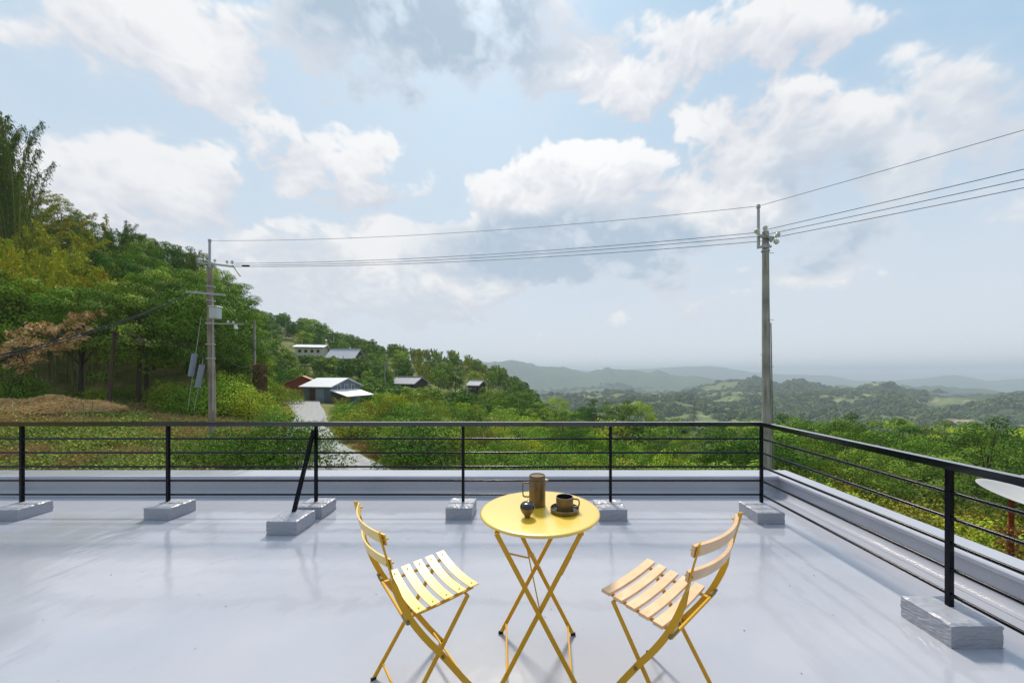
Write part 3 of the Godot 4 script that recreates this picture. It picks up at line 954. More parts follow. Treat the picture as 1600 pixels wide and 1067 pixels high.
func make_crockery() -> void:
	var glaze := mat("brown_glaze", Color(1, 1, 1), 0.3, 0.55)
	glaze.albedo_texture = noise_tex(256, 0.015, 81, 4, [lin(0.10, 0.057, 0.022), lin(0.20, 0.125, 0.045)])
	glaze.uv1_triplanar = true
	glaze.uv1_scale = Vector3(6, 3, 6)
	var pale := mat("pale_glaze", lin(0.30, 0.225, 0.14), 0.4, 0.5)
	var black := mat("black_glaze", lin(0.018, 0.018, 0.022), 0.14, 0.6)
	var Y := 0.7105
	# coffee pot
	var t := thing("coffee_pot", "tall brown stoneware coffee pot with lid and squared handle", "pot", Vector3(0.025, Y, -1.905))
	var b := MB.new()
	b.lathe([Vector2(0, 0), Vector2(0.039, 0), Vector2(0.0425, 0.002), Vector2(0.043, 0.006), Vector2(0.0432, 0.128), Vector2(0.0434, 0.133), Vector2(0.0425, 0.1355), Vector2(0.039, 0.1355), Vector2(0.038, 0.12)], 48)
	put("body", b.mesh(), glaze, t)
	b = MB.new()
	b.lathe([Vector2(0.0375, 0.128), Vector2(0.0405, 0.1372), Vector2(0.0412, 0.140), Vector2(0.0412, 0.156), Vector2(0.040, 0.1585), Vector2(0.0375, 0.1585), Vector2(0.036, 0.1545), Vector2(0.0, 0.1545)], 48)
	put("lid", b.mesh(), glaze, t)
	b = MB.new()
	b.strap([Vector3(-0.041, 0.118, 0), Vector3(-0.066, 0.1175, 0), Vector3(-0.0735, 0.1145, 0), Vector3(-0.076, 0.107, 0), Vector3(-0.0745, 0.055, 0), Vector3(-0.0715, 0.048, 0), Vector3(-0.064, 0.045, 0), Vector3(-0.041, 0.0445, 0)], [Vector3(0, 0, 1)], 0.012, 0.0055)
	put("handle", b.mesh(), glaze, t)
	b = MB.new()
	for k in 8:
		var a0 := lerpf(-0.42, 0.42, k / 8.0)
		var a1 := lerpf(-0.42, 0.42, (k + 1) / 8.0)
		var f0 := 0.016 * pow(cos(a0 / 0.42 * PI / 2), 1.3)
		var f1 := 0.016 * pow(cos(a1 / 0.42 * PI / 2), 1.3)
		b.quad(Vector3(cos(a0) * (0.043 + f0), 0.1345, sin(a0) * 0.043), Vector3(cos(a1) * (0.043 + f1), 0.1345, sin(a1) * 0.043), Vector3(cos(a1) * 0.0432, 0.108, sin(a1) * 0.03), Vector3(cos(a0) * 0.0432, 0.108, sin(a0) * 0.03), Vector3(1, -0.5, 0))
		b.quad(Vector3(cos(a0) * (0.043 + f0), 0.1345, sin(a0) * 0.043), Vector3(cos(a1) * (0.043 + f1), 0.1345, sin(a1) * 0.043), Vector3(cos(a1) * 0.041, 0.132, sin(a1) * 0.04), Vector3(cos(a0) * 0.041, 0.132, sin(a0) * 0.04), Vector3(0, 1, 0))
	put("spout", b.mesh(), pale, t)
	# cup and saucer
	t = thing("saucer", "round brown saucer with upright rim under the cup", "saucer", Vector3(0.161, Y, -1.82))
	b = MB.new()
	b.lathe([Vector2(0, 0), Vector2(0.066, 0), Vector2(0.070, 0.002), Vector2(0.0715, 0.006), Vector2(0.0717, 0.0195)], 56)
	put("outside", b.mesh(), glaze, t)
	b = MB.new()
	b.lathe([Vector2(0.0717, 0.0195), Vector2(0.0708, 0.0212), Vector2(0.069, 0.0205)], 56)
	put("rim", b.mesh(), pale, t)
	b = MB.new()
	b.lathe([Vector2(0.069, 0.0205), Vector2(0.0675, 0.008), Vector2(0.065, 0.006), Vector2(0, 0.006)], 56)
	put("inside", b.mesh(), black, t)
	t = thing("coffee_cup", "straight sided brown stoneware cup with black inside on the saucer", "cup", Vector3(0.161, Y + 0.0062, -1.822))
	b = MB.new()
	b.lathe([Vector2(0, 0), Vector2(0.039, 0), Vector2(0.042, 0.002), Vector2(0.0428, 0.006), Vector2(0.0432, 0.066)], 48)
	put("outside", b.mesh(), glaze, t)
	b = MB.new()
	b.lathe([Vector2(0.0432, 0.066), Vector2(0.0425, 0.0685), Vector2(0.0402, 0.068)], 48)
	put("rim", b.mesh(), pale, t)
	b = MB.new()
	b.lathe([Vector2(0.0402, 0.068), Vector2(0.0395, 0.055), Vector2(0.039, 0.012), Vector2(0.034, 0.007), Vector2(0, 0.006)], 48)
	put("inside", b.mesh(), black, t)
	b = MB.new()
	b.lathe([Vector2(0.0392, 0.045), Vector2(0.0, 0.0455)], 40)
	put("coffee", b.mesh(), mat("coffee", lin(0.012, 0.006, 0.003), 0.05, 0.5), t)
	b = MB.new()
	b.strap([Vector3(0.0415, 0.056, 0), Vector3(0.060, 0.0555, 0.003), Vector3(0.0675, 0.053, 0.004), Vector3(0.0715, 0.047, 0.005), Vector3(0.072, 0.030, 0.005), Vector3(0.069, 0.021, 0.004), Vector3(0.062, 0.0165, 0.003), Vector3(0.0415, 0.0155, 0)], [Vector3(0, 0, 1)], 0.011, 0.006)
	put("handle", b.mesh(), glaze, t)
	# apple shaped jar
	t = thing("apple_jar", "small glossy apple shaped jar with black top and thin stem", "jar", Vector3(-0.0245, Y, -1.748))
	b = MB.new()
	b.lathe([Vector2(0, 0), Vector2(0.0125, 0.0), Vector2(0.014, 0.002), Vector2(0.0145, 0.006), Vector2(0.019, 0.013), Vector2(0.027, 0.024), Vector2(0.033, 0.036), Vector2(0.0353, 0.0455)], 44)
	put("lower_half", b.mesh(), glaze, t)
	b = MB.new()
	b.lathe([Vector2(0.0354, 0.0456), Vector2(0.0352, 0.053), Vector2(0.032, 0.062), Vector2(0.025, 0.069), Vector2(0.016, 0.072), Vector2(0.008, 0.070), Vector2(0.003, 0.066), Vector2(0, 0.065)], 44)
	put("upper_half", b.mesh(), black, t)
	b = MB.new()
	b.tube([Vector3(0, 0.064, 0), Vector3(0.001, 0.076, 0), Vector3(0.0035, 0.086, 0)], [0.0017, 0.0013, 0.0017], 6)
	put("stem", b.mesh(), black, t)

# ---------------------------------------------------------------- plants
class LB:
	# leaf-sized faces; flat shaded
	var v := PackedVector3Array()
	var c := PackedColorArray()
	func leaf(p: Vector3, nrm: Vector3, hint: Vector3, ln: float, wd: float, col: Color) -> void:
		var a := nrm.cross(hint)
		if a.length_squared() < 1e-6: a = nrm.cross(Vector3(0.3, 0.8, 0.5))
		a = a.normalized()
		var b := a.cross(nrm).normalized()
		var p0 := p - b * ln * 0.5
		var p1 := p + a * wd * 0.5 + b * ln * 0.05
		var p2 := p + b * ln * 0.5 - nrm * ln * 0.12
		var p3 := p - a * wd * 0.5 + b * ln * 0.05
		v.append(p0); v.append(p1); v.append(p2)
		v.append(p0); v.append(p2); v.append(p3)
		for k in 6: c.append(col)
	func mesh() -> ArrayMesh:
		var a := []
		a.resize(Mesh.ARRAY_MAX)
		a[Mesh.ARRAY_VERTEX] = v
		a[Mesh.ARRAY_COLOR] = c
		var m := ArrayMesh.new()
		m.add_surface_from_arrays(Mesh.PRIMITIVE_TRIANGLES, a)
		return m

func ball(r: RandomNumberGenerator) -> Vector3:
	return Vector3(r.randfn(), r.randfn(), r.randfn()).normalized()

func leaf_mat(called: String, tint: Color, glow := 0.36) -> StandardMaterial3D:
	var m := mat(called, tint, 0.65, 0.18)
	m.vertex_color_use_as_albedo = true
	m.backlight_enabled = true
	m.backlight = Color(1.0, 1.0, 0.5) * glow
	return m

# clumps of foliage: [centre, radius, flatness]
func fill_clumps(lb: LB, r: RandomNumberGenerator, clumps: Array, per: int, ln: float, wd: float, ca: Color, cb: Color, up_bias := 0.55) -> void:
	for q in clumps:
		var tone := r.randf()
		var ctr: Vector3 = q[0]
		var rad: float = q[1]
		for k in int(per * rad * rad):
			var d := ball(r)
			if d.y < -0.25 and r.randf() < 0.55: continue
			var rr := rad * (0.62 + 0.42 * sqrt(r.randf()))
			rr *= 1.0 + 0.16 * sin(d.x * 7.0 + tone * 9.0) * cos(d.z * 6.0 + d.y * 5.0)
			var p := ctr + Vector3(d.x, d.y * float(q[2]), d.z) * rr
			var nn := (d * 0.72 + Vector3.UP * (up_bias - 0.12) + ball(r) * 0.42).normalized()
			var s := r.randf_range(0.7, 1.3)
			var t := clampf(tone * 0.6 + r.randf() * 0.55 - 0.05, 0.0, 1.0)
			lb.leaf(p, nn, ball(r) + Vector3(0, -0.7, 0) + d * 0.5, ln * s, wd * s, ca.lerp(cb, t))

func limbs(b: MB, r: RandomNumberGenerator, top: float, rad: float, ends: Array) -> void:
	var lean := Vector3(r.randf_range(-0.3, 0.3), 0, r.randf_range(-0.3, 0.3))
	var pts := []
	var rr := []
	for k in 6:
		var t := k / 5.0
		pts.append(Vector3(lean.x * t * t + 0.08 * sin(t * 5.0), top * t - 0.4 * (1.0 - t), lean.z * t * t))
		rr.append(rad * (1.25 - 0.85 * t))
	b.tube(pts, rr, 7)
	for e in ends:
		var t := r.randf_range(0.35, 0.8)
		var s: Vector3 = (pts[0] as Vector3).lerp(pts[5], t)
		s = Vector3(lean.x * t * t + 0.08 * sin(t * 5.0), top * t - 0.4 * (1.0 - t), lean.z * t * t)
		var m := s.lerp(e, 0.55) + Vector3(0, 0.25, 0)
		b.tube([s, m, e], [rad * 0.45, rad * 0.28, rad * 0.1], 5, false)

# nominal 10 m broadleaf tree -> [crown mesh, trunk mesh]
func broadleaf(seed_: int, n: int, wide: float, low: float, flat: float, per: int, ln: float, wd: float, ca: Color, cb: Color, up_bias := 0.55) -> Array:
	var r := RandomNumberGenerator.new()
	r.seed = seed_
	var clumps := []
	var ends := []
	var cy := (10.0 + low) / 2.0
	var ry := (10.0 - low) / 2.0
	for k in n:
		var t := (k + 0.5) / n
		var yy := 1.0 - 1.75 * t
		var w := k * 2.39996 + r.randf_range(-0.5, 0.5)
		var ring := sqrt(maxf(0.02, 1.0 - yy * yy))
		var rad := wide * r.randf_range(0.27, 0.45) * (0.8 + 0.25 * ring) * sqrt(22.0 / (n + 6.0))
		var p := Vector3(cos(w) * ring * (wide - rad * 0.7), cy + yy * (ry - rad * flat * 0.8), sin(w) * ring * (wide - rad * 0.7)) + ball(r) * wide * 0.12
		clumps.append([p, rad, flat * r.randf_range(0.85, 1.15)])
		if k % 3 == 0: ends.append(p)
	var lb := LB.new()
	fill_clumps(lb, r, clumps, per, ln, wd, ca, cb, up_bias)
	# leaves deep inside close the crown
	fill_clumps(lb, r, [[Vector3(0, cy, 0), wide * 0.66, ry / wide], [Vector3(0, cy - ry * 0.2, 0), wide * 0.5, ry / wide]], per / 3, ln * 1.3, wd * 1.3, ca, cb, up_bias)
	var b := MB.new()
	limbs(b, r, 7.5, 0.16, ends)
	return [lb.mesh(), b.mesh()]

# nominal 10 m clump of bamboo with nodding tips
func bamboo(seed_: int, n: int, spread: float, lean: float, per: int, ln: float, wd: float, ca: Color, cb: Color) -> Array:
	var r := RandomNumberGenerator.new()
	r.seed = seed_
	var lb := LB.new()
	var b := MB.new()
	for k in n:
		var w := r.randf() * TAU
		var dir := Vector3(cos(w), 0, sin(w))
		var base := dir * spread * sqrt(r.randf()) * 0.8
		var h := r.randf_range(7.2, 10.6)
		var ln_ := lean * r.randf_range(0.5, 1.4)
		var pts := []
		var at_ := func(t: float) -> Vector3:
			return base + Vector3(0, h * (t - 0.10 * pow(t, 5.0)), 0) + dir * (ln_ * (0.25 * t + 0.9 * pow(t, 3.0)))
		for s in 7: pts.append(at_.call(s / 6.0))
		b.tube(pts, [0.055, 0.052, 0.048, 0.042, 0.034, 0.022, 0.008], 5, false)
		var tone := r.randf()
		for j in per:
			var t := 0.30 + 0.70 * pow(r.randf(), 0.75)
			var off := ball(r)
			off.y *= 0.55
			var reach := (1.15 - 0.75 * t) * r.randf_range(0.15, 1.0)
			var p: Vector3 = at_.call(t) + off * reach - Vector3(0, 0.28 * reach, 0)
			var hang := (off * 0.8 + Vector3(0, -0.75, 0) + dir * 0.35).normalized()
			var nn := (Vector3.UP * 0.5 + ball(r) * 0.7 + off * 0.3).normalized()
			var s2 := r.randf_range(0.7, 1.35)
			lb.leaf(p, nn, hang, ln * s2, wd * s2, ca.lerp(cb, clampf(tone * 0.5 + r.randf() * 0.6, 0, 1)))
	return [lb.mesh(), b.mesh()]

# nominal 3 m bush that reaches the ground
func bush(seed_: int, n: int, wide: float, per: int, ln: float, wd: float, ca: Color, cb: Color) -> Array:
	var r := RandomNumberGenerator.new()
	r.seed = seed_
	var clumps := []
	var ends := []
	for k in n:
		var w := k * 2.39996 + r.randf()
		var q := sqrt((k + 0.4) / n)
		var rad := r.randf_range(0.45, 0.85)
		var top := 3.0 * sqrt(maxf(0.06, 1.0 - q * q * 0.9)) - rad * 0.9
		var p := Vector3(cos(w) * q * wide, maxf(0.25, top * r.randf_range(0.75, 1.0)), sin(w) * q * wide)
		clumps.append([p, rad * r.randf_range(0.7, 1.1), r.randf_range(0.5, 0.85)])
		if p.y > 1.3: clumps.append([p * Vector3(1.05, 0.42, 1.05), rad * 1.05, 0.85])
		if k % 3 == 0: ends.append(p)
	var lb := LB.new()
	fill_clumps(lb, r, clumps, per, ln, wd, ca, cb, 0.5)
	var b := MB.new()
	limbs(b, r, 1.5, 0.06, ends)
	return [lb.mesh(), b.mesh()]

var KIND := {}
var bark: Material

func kind(key: String, called: String, category: String, nominal: float, shapes: Array, mats: Array, trunk_name := "trunk", crown_name := "crown", bark_mat: Material = null) -> void:
	KIND[key] = {"name": called, "cat": category, "h": nominal, "shapes": shapes, "mats": mats, "trunk": trunk_name, "crown": crown_name, "bark": bark_mat if bark_mat else bark, "n": 0}

const TINTS := {"leaf_deep_green": "deep green", "leaf_mid_green": "mid green", "leaf_fresh_green": "light green", "leaf_olive": "olive green"}

func plant(key: String, where: Vector3, height: float, label: String, group: String, wide := 1.0, tint := -1) -> Node3D:
	var k: Dictionary = KIND[key]
	var o := thing(k.name, label, k.cat, where, rng.randf() * TAU, group)
	var s: float = height / k.h
	o.scale = Vector3(s * wide, s, s * wide)
	var sh: Array = k.shapes[k.n % k.shapes.size()]
	k.n += 1
	var m: Material = k.mats[tint if tint >= 0 else rng.randi() % k.mats.size()]
	if TINTS.has(m.resource_name) and not (label.contains("dark green") or label.contains("fresh green") or label.contains("pale green") or label.begins_with("dark ")): o.set_meta("label", TINTS[m.resource_name] + " " + label)
	put(k.trunk, sh[1], k.bark, o)
	put(k.crown, sh[0], m, o)
	return o

func make_kinds() -> void:
	bark = mat("bark", lin(0.10, 0.08, 0.06), 0.9, 0.2)
	var cane := mat("bamboo_cane", lin(0.22, 0.24, 0.09), 0.5, 0.4)
	var g1 := leaf_mat("leaf_deep_green", lin(0.70, 0.86, 0.64))
	var g2 := leaf_mat("leaf_mid_green", lin(1.0, 1.0, 0.85))
	var g3 := leaf_mat("leaf_fresh_green", lin(1.5, 1.4, 0.85))
	var g4 := leaf_mat("leaf_olive", lin(1.45, 1.12, 0.70))
	var g5 := leaf_mat("leaf_russet_tips", lin(2.1, 1.15, 0.85))
	var dry := leaf_mat("leaf_dead_brown", lin(1, 1, 1), 0.35)
	var dark_a := Color(0.056, 0.122, 0.024)
	var dark_b := Color(0.170, 0.280, 0.042)
	var fresh_a := Color(0.150, 0.255, 0.028)
	var fresh_b := Color(0.325, 0.445, 0.065)
	var yel_a := Color(0.165, 0.205, 0.018)
	var yel_b := Color(0.330, 0.335, 0.040)
	var brown_a := Color(0.42, 0.25, 0.11)
	var brown_b := Color(0.78, 0.56, 0.30)
	kind("broad", "broadleaf_tree", "tree", 10.0, [broadleaf(1, 30, 3.4, 1.4, 0.66, 460, 0.165, 0.11, dark_a, dark_b), broadleaf(2, 34, 3.6, 1.0, 0.62, 450, 0.165, 0.11, dark_a, fresh_a), broadleaf(3, 27, 3.2, 1.8, 0.72, 460, 0.16, 0.105, dark_a, fresh_b)], [g1, g2, g2, g3])
	kind("wood", "broadleaf_tree", "tree", 10.0, [broadleaf(4, 28, 3.5, 3.2, 0.6, 460, 0.165, 0.105, dark_a, dark_b), broadleaf(5, 26, 3.7, 2.8, 0.58, 460, 0.165, 0.105, dark_a, fresh_a), broadleaf(6, 24, 3.3, 3.4, 0.55, 470, 0.16, 0.10, dark_a, fresh_b)], [g1, g2, g2, g3])
	kind("tier", "tiered_tree", "tree", 10.0, [broadleaf(11, 26, 3.7, 1.3, 0.44, 470, 0.165, 0.105, dark_a, fresh_b, 0.9), broadleaf(12, 30, 3.5, 0.8, 0.46, 460, 0.165, 0.105, dark_a, fresh_a, 0.9)], [g1, g2, g3, g4])
	kind("bamboo", "bamboo_clump", "bamboo", 10.0, [bamboo(21, 20, 2.0, 2.8, 210, 0.46, 0.11, yel_a, yel_b), bamboo(22, 17, 1.8, 3.4, 230, 0.44, 0.11, fresh_a, yel_b)], [g2, g3, g4], "canes", "leaves", cane)
	kind("plume", "bamboo_clump", "bamboo", 10.0, [bamboo(23, 12, 1.3, 1.5, 520, 0.26, 0.055, dark_a, yel_a)], [g2], "canes", "leaves", cane)
	kind("bush", "bush", "bush", 3.0, [bush(31, 17, 1.9, 330, 0.125, 0.08, fresh_a, fresh_b), bush(32, 19, 2.1, 320, 0.125, 0.08, dark_b, fresh_b), bush(33, 15, 1.7, 330, 0.12, 0.075, fresh_a, yel_b)], [g1, g2, g3])
	kind("darkbush", "evergreen_bush", "bush", 3.0, [bush(34, 17, 1.8, 330, 0.12, 0.07, dark_a, dark_b), bush(35, 16, 1.9, 330, 0.12, 0.07, dark_a, fresh_a)], [g1, g2])
	kind("cane", "cane_thicket", "bush", 10.0, [bamboo(24, 26, 3.2, 2.6, 120, 0.55, 0.10, yel_a, Color(0.27, 0.23, 0.07)), bamboo(25, 24, 3.4, 2.2, 130, 0.5, 0.10, fresh_a, yel_b)], [g2, g3], "canes", "leaves", cane)
	kind("dead", "dead_branch_tree", "tree", 10.0, [broadleaf(41, 15, 4.2, 4.6, 0.42, 190, 0.30, 0.11, brown_a, brown_b, 0.2)], [dry])
	kind("russet", "russet_tipped_bush", "bush", 3.0, [bush(36, 18, 2.0, 320, 0.12, 0.075, fresh_a, Color(0.26, 0.17, 0.06)), bush(37, 17, 2.1, 320, 0.12, 0.075, yel_a, Color(0.24, 0.20, 0.06))], [g2, g3, g4])
	# the same kinds as they read a hundred metres off and more
	kind("hill", "hillside_tree", "tree", 10.0, [broadleaf(51, 15, 3.7, 0.6, 0.85, 75, 0.5, 0.36, dark_a, dark_b), broadleaf(52, 17, 4.0, 0.4, 0.7, 75, 0.5, 0.36, dark_a, fresh_b), broadleaf(53, 13, 3.4, 0.6, 0.95, 78, 0.48, 0.34, dark_a, fresh_a)], [g1, g1, g2, g2, g3])
	kind("grove", "hillside_bamboo", "bamboo", 10.0, [bamboo(54, 16, 2.4, 1.3, 40, 1.0, 0.36, dark_b, yel_b), bamboo(55, 14, 2.2, 1.0, 44, 1.0, 0.36, dark_a, fresh_b)], [g1, g2, g2, g4], "canes", "leaves", cane)

# a stem rooted at photo x, with a bough of foliage through photo points [x, y, radius]
func leaning_tree(called: String, label: String, px: float, d: float, pts: Array, m: Material, ca: Color, cb: Color, ln: float, wd: float) -> void:
	var root := spot(px, d)
	var o := thing(called, label, "tree", root)
	var r := RandomNumberGenerator.new()
	r.seed = 400 + int(px)
	var b := MB.new()
	var lb := LB.new()
	var clumps := []
	var main := [Vector3(0, -0.3, 0)]
	for k in pts.size():
		var p := at(pts[k][0], pts[k][1], d + r.randf_range(-0.5, 0.5)) - root
		for n in 6: clumps.append([p + ball(r) * float(pts[k][2]) * 0.8, float(pts[k][2]) * r.randf_range(0.2, 0.5), r.randf_range(0.5, 1.3)])
		if k < 8 and k % 2 == 0 and pts[k][0] > px: main.append(p - Vector3(0, 0.2, 0))
	var rad := []
	for k in main.size(): rad.append(0.13 * (1.0 - 0.8 * k / main.size()))
	b.tube(main, rad, 6)
	for q in clumps:
		var near: Vector3 = main[1 + r.randi() % (main.size() - 1)]
		if near.distance_to(q[0]) < 2.5: b.tube([near, q[0]], [0.035, 0.012], 5, false)
	fill_clumps(lb, r, clumps, 330, ln, wd, ca, cb, 0.1)
	put("stem", b.mesh(), bark, o)
	put("foliage", lb.mesh(), m, o)

# skyline of the thicket right of the lane, and of the trees below the house on the right
const THICKET := [[480, 690], [505, 650], [520, 614], [560, 603], [600, 602], [650, 608], [700, 622], [760, 632], [830, 640], [870, 650], [960, 668], [2600, 690]]

# the highest photo y that growth may reach without hiding a house; -1 where a house stands
func lid_of(px: float, d: float, half: float) -> float:
	var lid := 0.0
	for h in HOUSES:
		if absf(d - h[2]) < 6.0 and absf(px - h[0]) < h[3] + half * 0.6: return -1.0
		if d < h[2] + 4.0 and absf(px - h[0]) < h[3] + half * 0.8: lid = maxf(lid, h[1])
	return lid

# photo x, photo y of the foot, distance, half width and clear height in photo pixels
const HOUSES := [[515, 622, 52.0, 46, 6.0], [474, 606, 60.0, 26, 2.0], [487, 554, 128.0, 24, 0.0], [540, 556, 120.0, 24, 0.0], [640, 603, 105.0, 20, 0.0], [745, 602, 125.0, 10, 0.0]]

func spot(px: float, d: float) -> Vector3:
	var x := (px - VX) / FOC * d
	return Vector3(x, ground(x, -d) - 0.05, -d)

func make_woods() -> void:
	make_kinds()
	var steep := "trees of the steep wood beyond the field"
	var lab := {"wood": "dense evergreen tree on the steep wooded slope beyond the field", "broad": "dense evergreen tree on the steep wooded slope beyond the field", "tier": "evergreen tree with flat tiers of foliage on the steep wooded slope", "bamboo": "bamboo with nodding tips on the steep slope"}
	for D: float in [29.5, 33.5, 38.0, 43.5, 50.0, 57.0, 63.0]:
		var f := clampf((D - 28.0) / 35.0, 0.0, 1.0)
		var px := -70.0 + rng.randf() * 30.0
		while px < (392.0 if D > 42.0 else 374.0):
			var sky := along(WOOD, px)
			var py := lerpf(maxf(430.0, sky + 40.0), sky, pow(f, 0.75)) + rng.randf_range(-4.0, 26.0)
			if D > 60.0: py = sky + rng.randf_range(-6.0, 8.0)
			py = maxf(py, sky - 4.0)
			var p := spot(px, D)
			var h := clampf(above_eye(py, D) - p.y, 4.5, 15.0)
			var key := "broad"
			if px < 190.0 and D > 32.0 and rng.randf() < 0.62: key = "bamboo"
			elif rng.randf() < 0.4: key = "tier"
			if D < 40.0 and key == "broad": key = "wood"
			plant(key, p, h, lab[key], steep, rng.randf_range(0.78, 1.05) * clampf(9.5 / h, 0.75, 1.25))
			px += rng.randf_range(3.2, 5.0) * FOC / D
	for q in [[-34, 47.0, 150.0], [-10, 46.0, 134.0], [12, 48.0, 165.0], [28, 47.0, 215.0]]:
		plant("plume", spot(q[0], q[1]), above_eye(q[2], q[1]) - spot(q[0], q[1]).y, "tall feathery bamboo rising high above the steep wood", "tall feathery bamboo above the wood", 0.5)
	for q in [[185, 338, 60.0], [212, 352, 60.0], [262, 374, 60.0], [300, 385, 58.0]]:
		plant("plume", spot(q[0], q[2]), above_eye(q[1], q[2]) - spot(q[0], q[2]).y, "thin ragged tree top on the crest of the steep wood", "ragged tops along the crest", 0.7)
	# undergrowth along the foot of the wood
	for px in range(-30, 400, 30):
		var D := 28.6 + rng.randf() * 2.5
		plant("bush", spot(px, D), rng.randf_range(0.9, 2.4) + (1.5 if px > 270 else 0.0), "leafy bush along the foot of the wood", "bushes along the foot of the wood", 1.0)
	for q in [[12, 26.4, 3.6], [34, 27.0, 2.6], [265, 27.4, 3.2], [290, 26.8, 2.8]]:
		plant("bush", spot(q[0], q[1]), q[2], "pale green creeper covered bush at the edge of the wood", "creeper bushes at the edge of the wood", 0.8)
	var bough := [[-40, 578, 0.9], [0, 558, 1.0], [30, 545, 1.15], [58, 532, 1.2], [85, 525, 1.15], [108, 515, 1.05], [130, 506, 0.8], [150, 494, 0.5], [60, 556, 0.7], [100, 545, 0.7], [25, 575, 0.6], [120, 530, 0.6]]
	leaning_tree("withered_tree", "withered bough of tan dead leaves hanging out of the wood", -60.0, 26.0, bough, M["leaf_dead_brown"], Color(0.40, 0.235, 0.10), Color(0.85, 0.60, 0.32), 0.30, 0.13)
	leaning_tree("young_tree", "fresh green spray of a young tree against the dark wood", 168.0, 25.6, [[178, 514, 0.4], [192, 520, 0.5], [206, 528, 0.55], [222, 534, 0.5], [238, 536, 0.35], [200, 540, 0.35]], M["leaf_fresh_green"], Color(0.10, 0.19, 0.03), Color(0.25, 0.36, 0.06), 0.16, 0.10)
	# bushes between house and lane on the left
	for q in [[310, 15.2, 668], [372, 14.2, 652], [425, 14.2, 636], [466, 14.0, 640], [345, 16.8, 660], [478, 17.5, 646], [440, 16.5, 632]]:
		var p := spot(q[0], q[1])
		plant("darkbush", p, above_eye(q[2], q[1]) - p.y, "glossy evergreen orchard bush between the field and the lane", "orchard bushes by the lane", 0.95)
	for q in [[410, 33.0, 608], [432, 40.0, 590], [455, 46.0, 600], [425, 28.0, 628], [445, 30.0, 640], [350, 30.0, 590], [368, 31.5, 585], [338, 28.5, 610]]:
		var p := spot(q[0], q[1])
		plant("bush", p, maxf(1.6, above_eye(q[2], q[1]) - p.y), "leafy bush on the left verge of the lane", "bushes on the lane verge", 0.95)
	for q in [[376, 44.0, 478, "broad"], [388, 46.0, 512, "tier"], [399, 48.0, 540, "broad"], [412, 50.0, 556, "broad"], [426, 54.0, 572, "tier"], [362, 35.5, 545, "broad"], [382, 37.5, 572, "bush"], [393, 38.5, 585, "bush"], [420, 42.0, 585, "bush"], [404, 40.0, 575, "bush"], [352, 33.0, 570, "bush"], [370, 33.5, 590, "bush"]]:
		var p := spot(q[0], q[1])
		plant(q[3], p, clampf(above_eye(q[2], q[1]) - p.y, 2.0, 12.0), "leafy tree where the steep wood runs out by the dead trunk" if q[3] != "bush" else "leafy bush where the steep wood runs out by the dead trunk", "growth behind the dead trunk", 0.9)
	# thicket right of the lane
	for D: float in [15.5, 17.2, 19.2, 21.5, 24.2, 27.5, 31.5, 36.0, 41.5, 48.0, 55.0]:
		var f := clampf((D - 15.0) / 34.0, 0.0, 1.0)
		var px := 500.0
		while px < 1230.0:
			var x := (px - VX) / FOC * D
			var step := rng.randf_range(1.7, 2.7) * FOC / D
			var off := road_offset(x, D)
			var lid := lid_of(px, D, 2.2 * FOC / D)
			if off > 2.0 and lid >= 0.0:
				var sky := along(THICKET, px) + 3.0
				var near := lerpf(640.0, 706.0, smoothstep(640.0, 860.0, px))
				var py := maxf(lid, lerpf(near, sky, smoothstep(16.0, 30.0, D)) + rng.randf_range(-6.0, 16.0))
				var p := spot(px, D)
				var h := clampf(above_eye(py, D) - p.y, 1.5, 6.0)
				var key := "bush"
				var l := "bush tangled with creeper in the thicket beyond the lane"
				if rng.randf() < 0.22: key = "darkbush"; l = "dark green bush in the thicket beyond the lane"
				elif px < 760.0 and rng.randf() < 0.22: key = "cane"; l = "dry topped cane standing in the thicket beyond the lane"
				plant(key, p, h, l, "thicket beyond the lane", rng.randf_range(0.85, 1.2) * (clampf(2.6 / h, 0.6, 1.1) if key != "cane" else 1.4))
			px += step
	# rough growth between thicket and hillside
	for D: float in [57.0, 61.0, 65.0, 70.0, 75.0, 81.0, 88.0, 95.0]:
		var px := 505.0 + rng.randf() * 10.0
		while px < 870.0:
			var p := spot(px, D)
			var h := rng.randf_range(3.6, 6.4)
			var lid := lid_of(px, D, 3.0 * FOC / D)
			h = minf(h, above_eye(maxf(lid, 596.0 + rng.randf() * 14.0), D) - p.y)
			if lid >= 0.0 and h > 1.0:
				plant("hill", p, h, "low bushy tree between the thicket and the farmhouses", "low trees below the farmhouses", rng.randf_range(1.0, 1.3) * clampf(5.5 / h, 1.0, 2.2))
			px += rng.randf_range(4.2, 6.2) * FOC / D
	for k in 70:
		var d := rng.randf_range(66.0, 124.0)
		var px := rng.randf_range(405.0, 610.0)
		var p := spot(px, d)
		var lid := lid_of(px, d, 2.5 * FOC / d)
		var h := minf(rng.randf_range(2.4, 5.0), above_eye(lid, d) - p.y)
		if lid >= 0.0 and h > 1.0: plant("hill", p, h, "low bushy tree between the thicket and the farmhouses", "low trees below the farmhouses", clampf(4.6 / h, 1.0, 2.0))
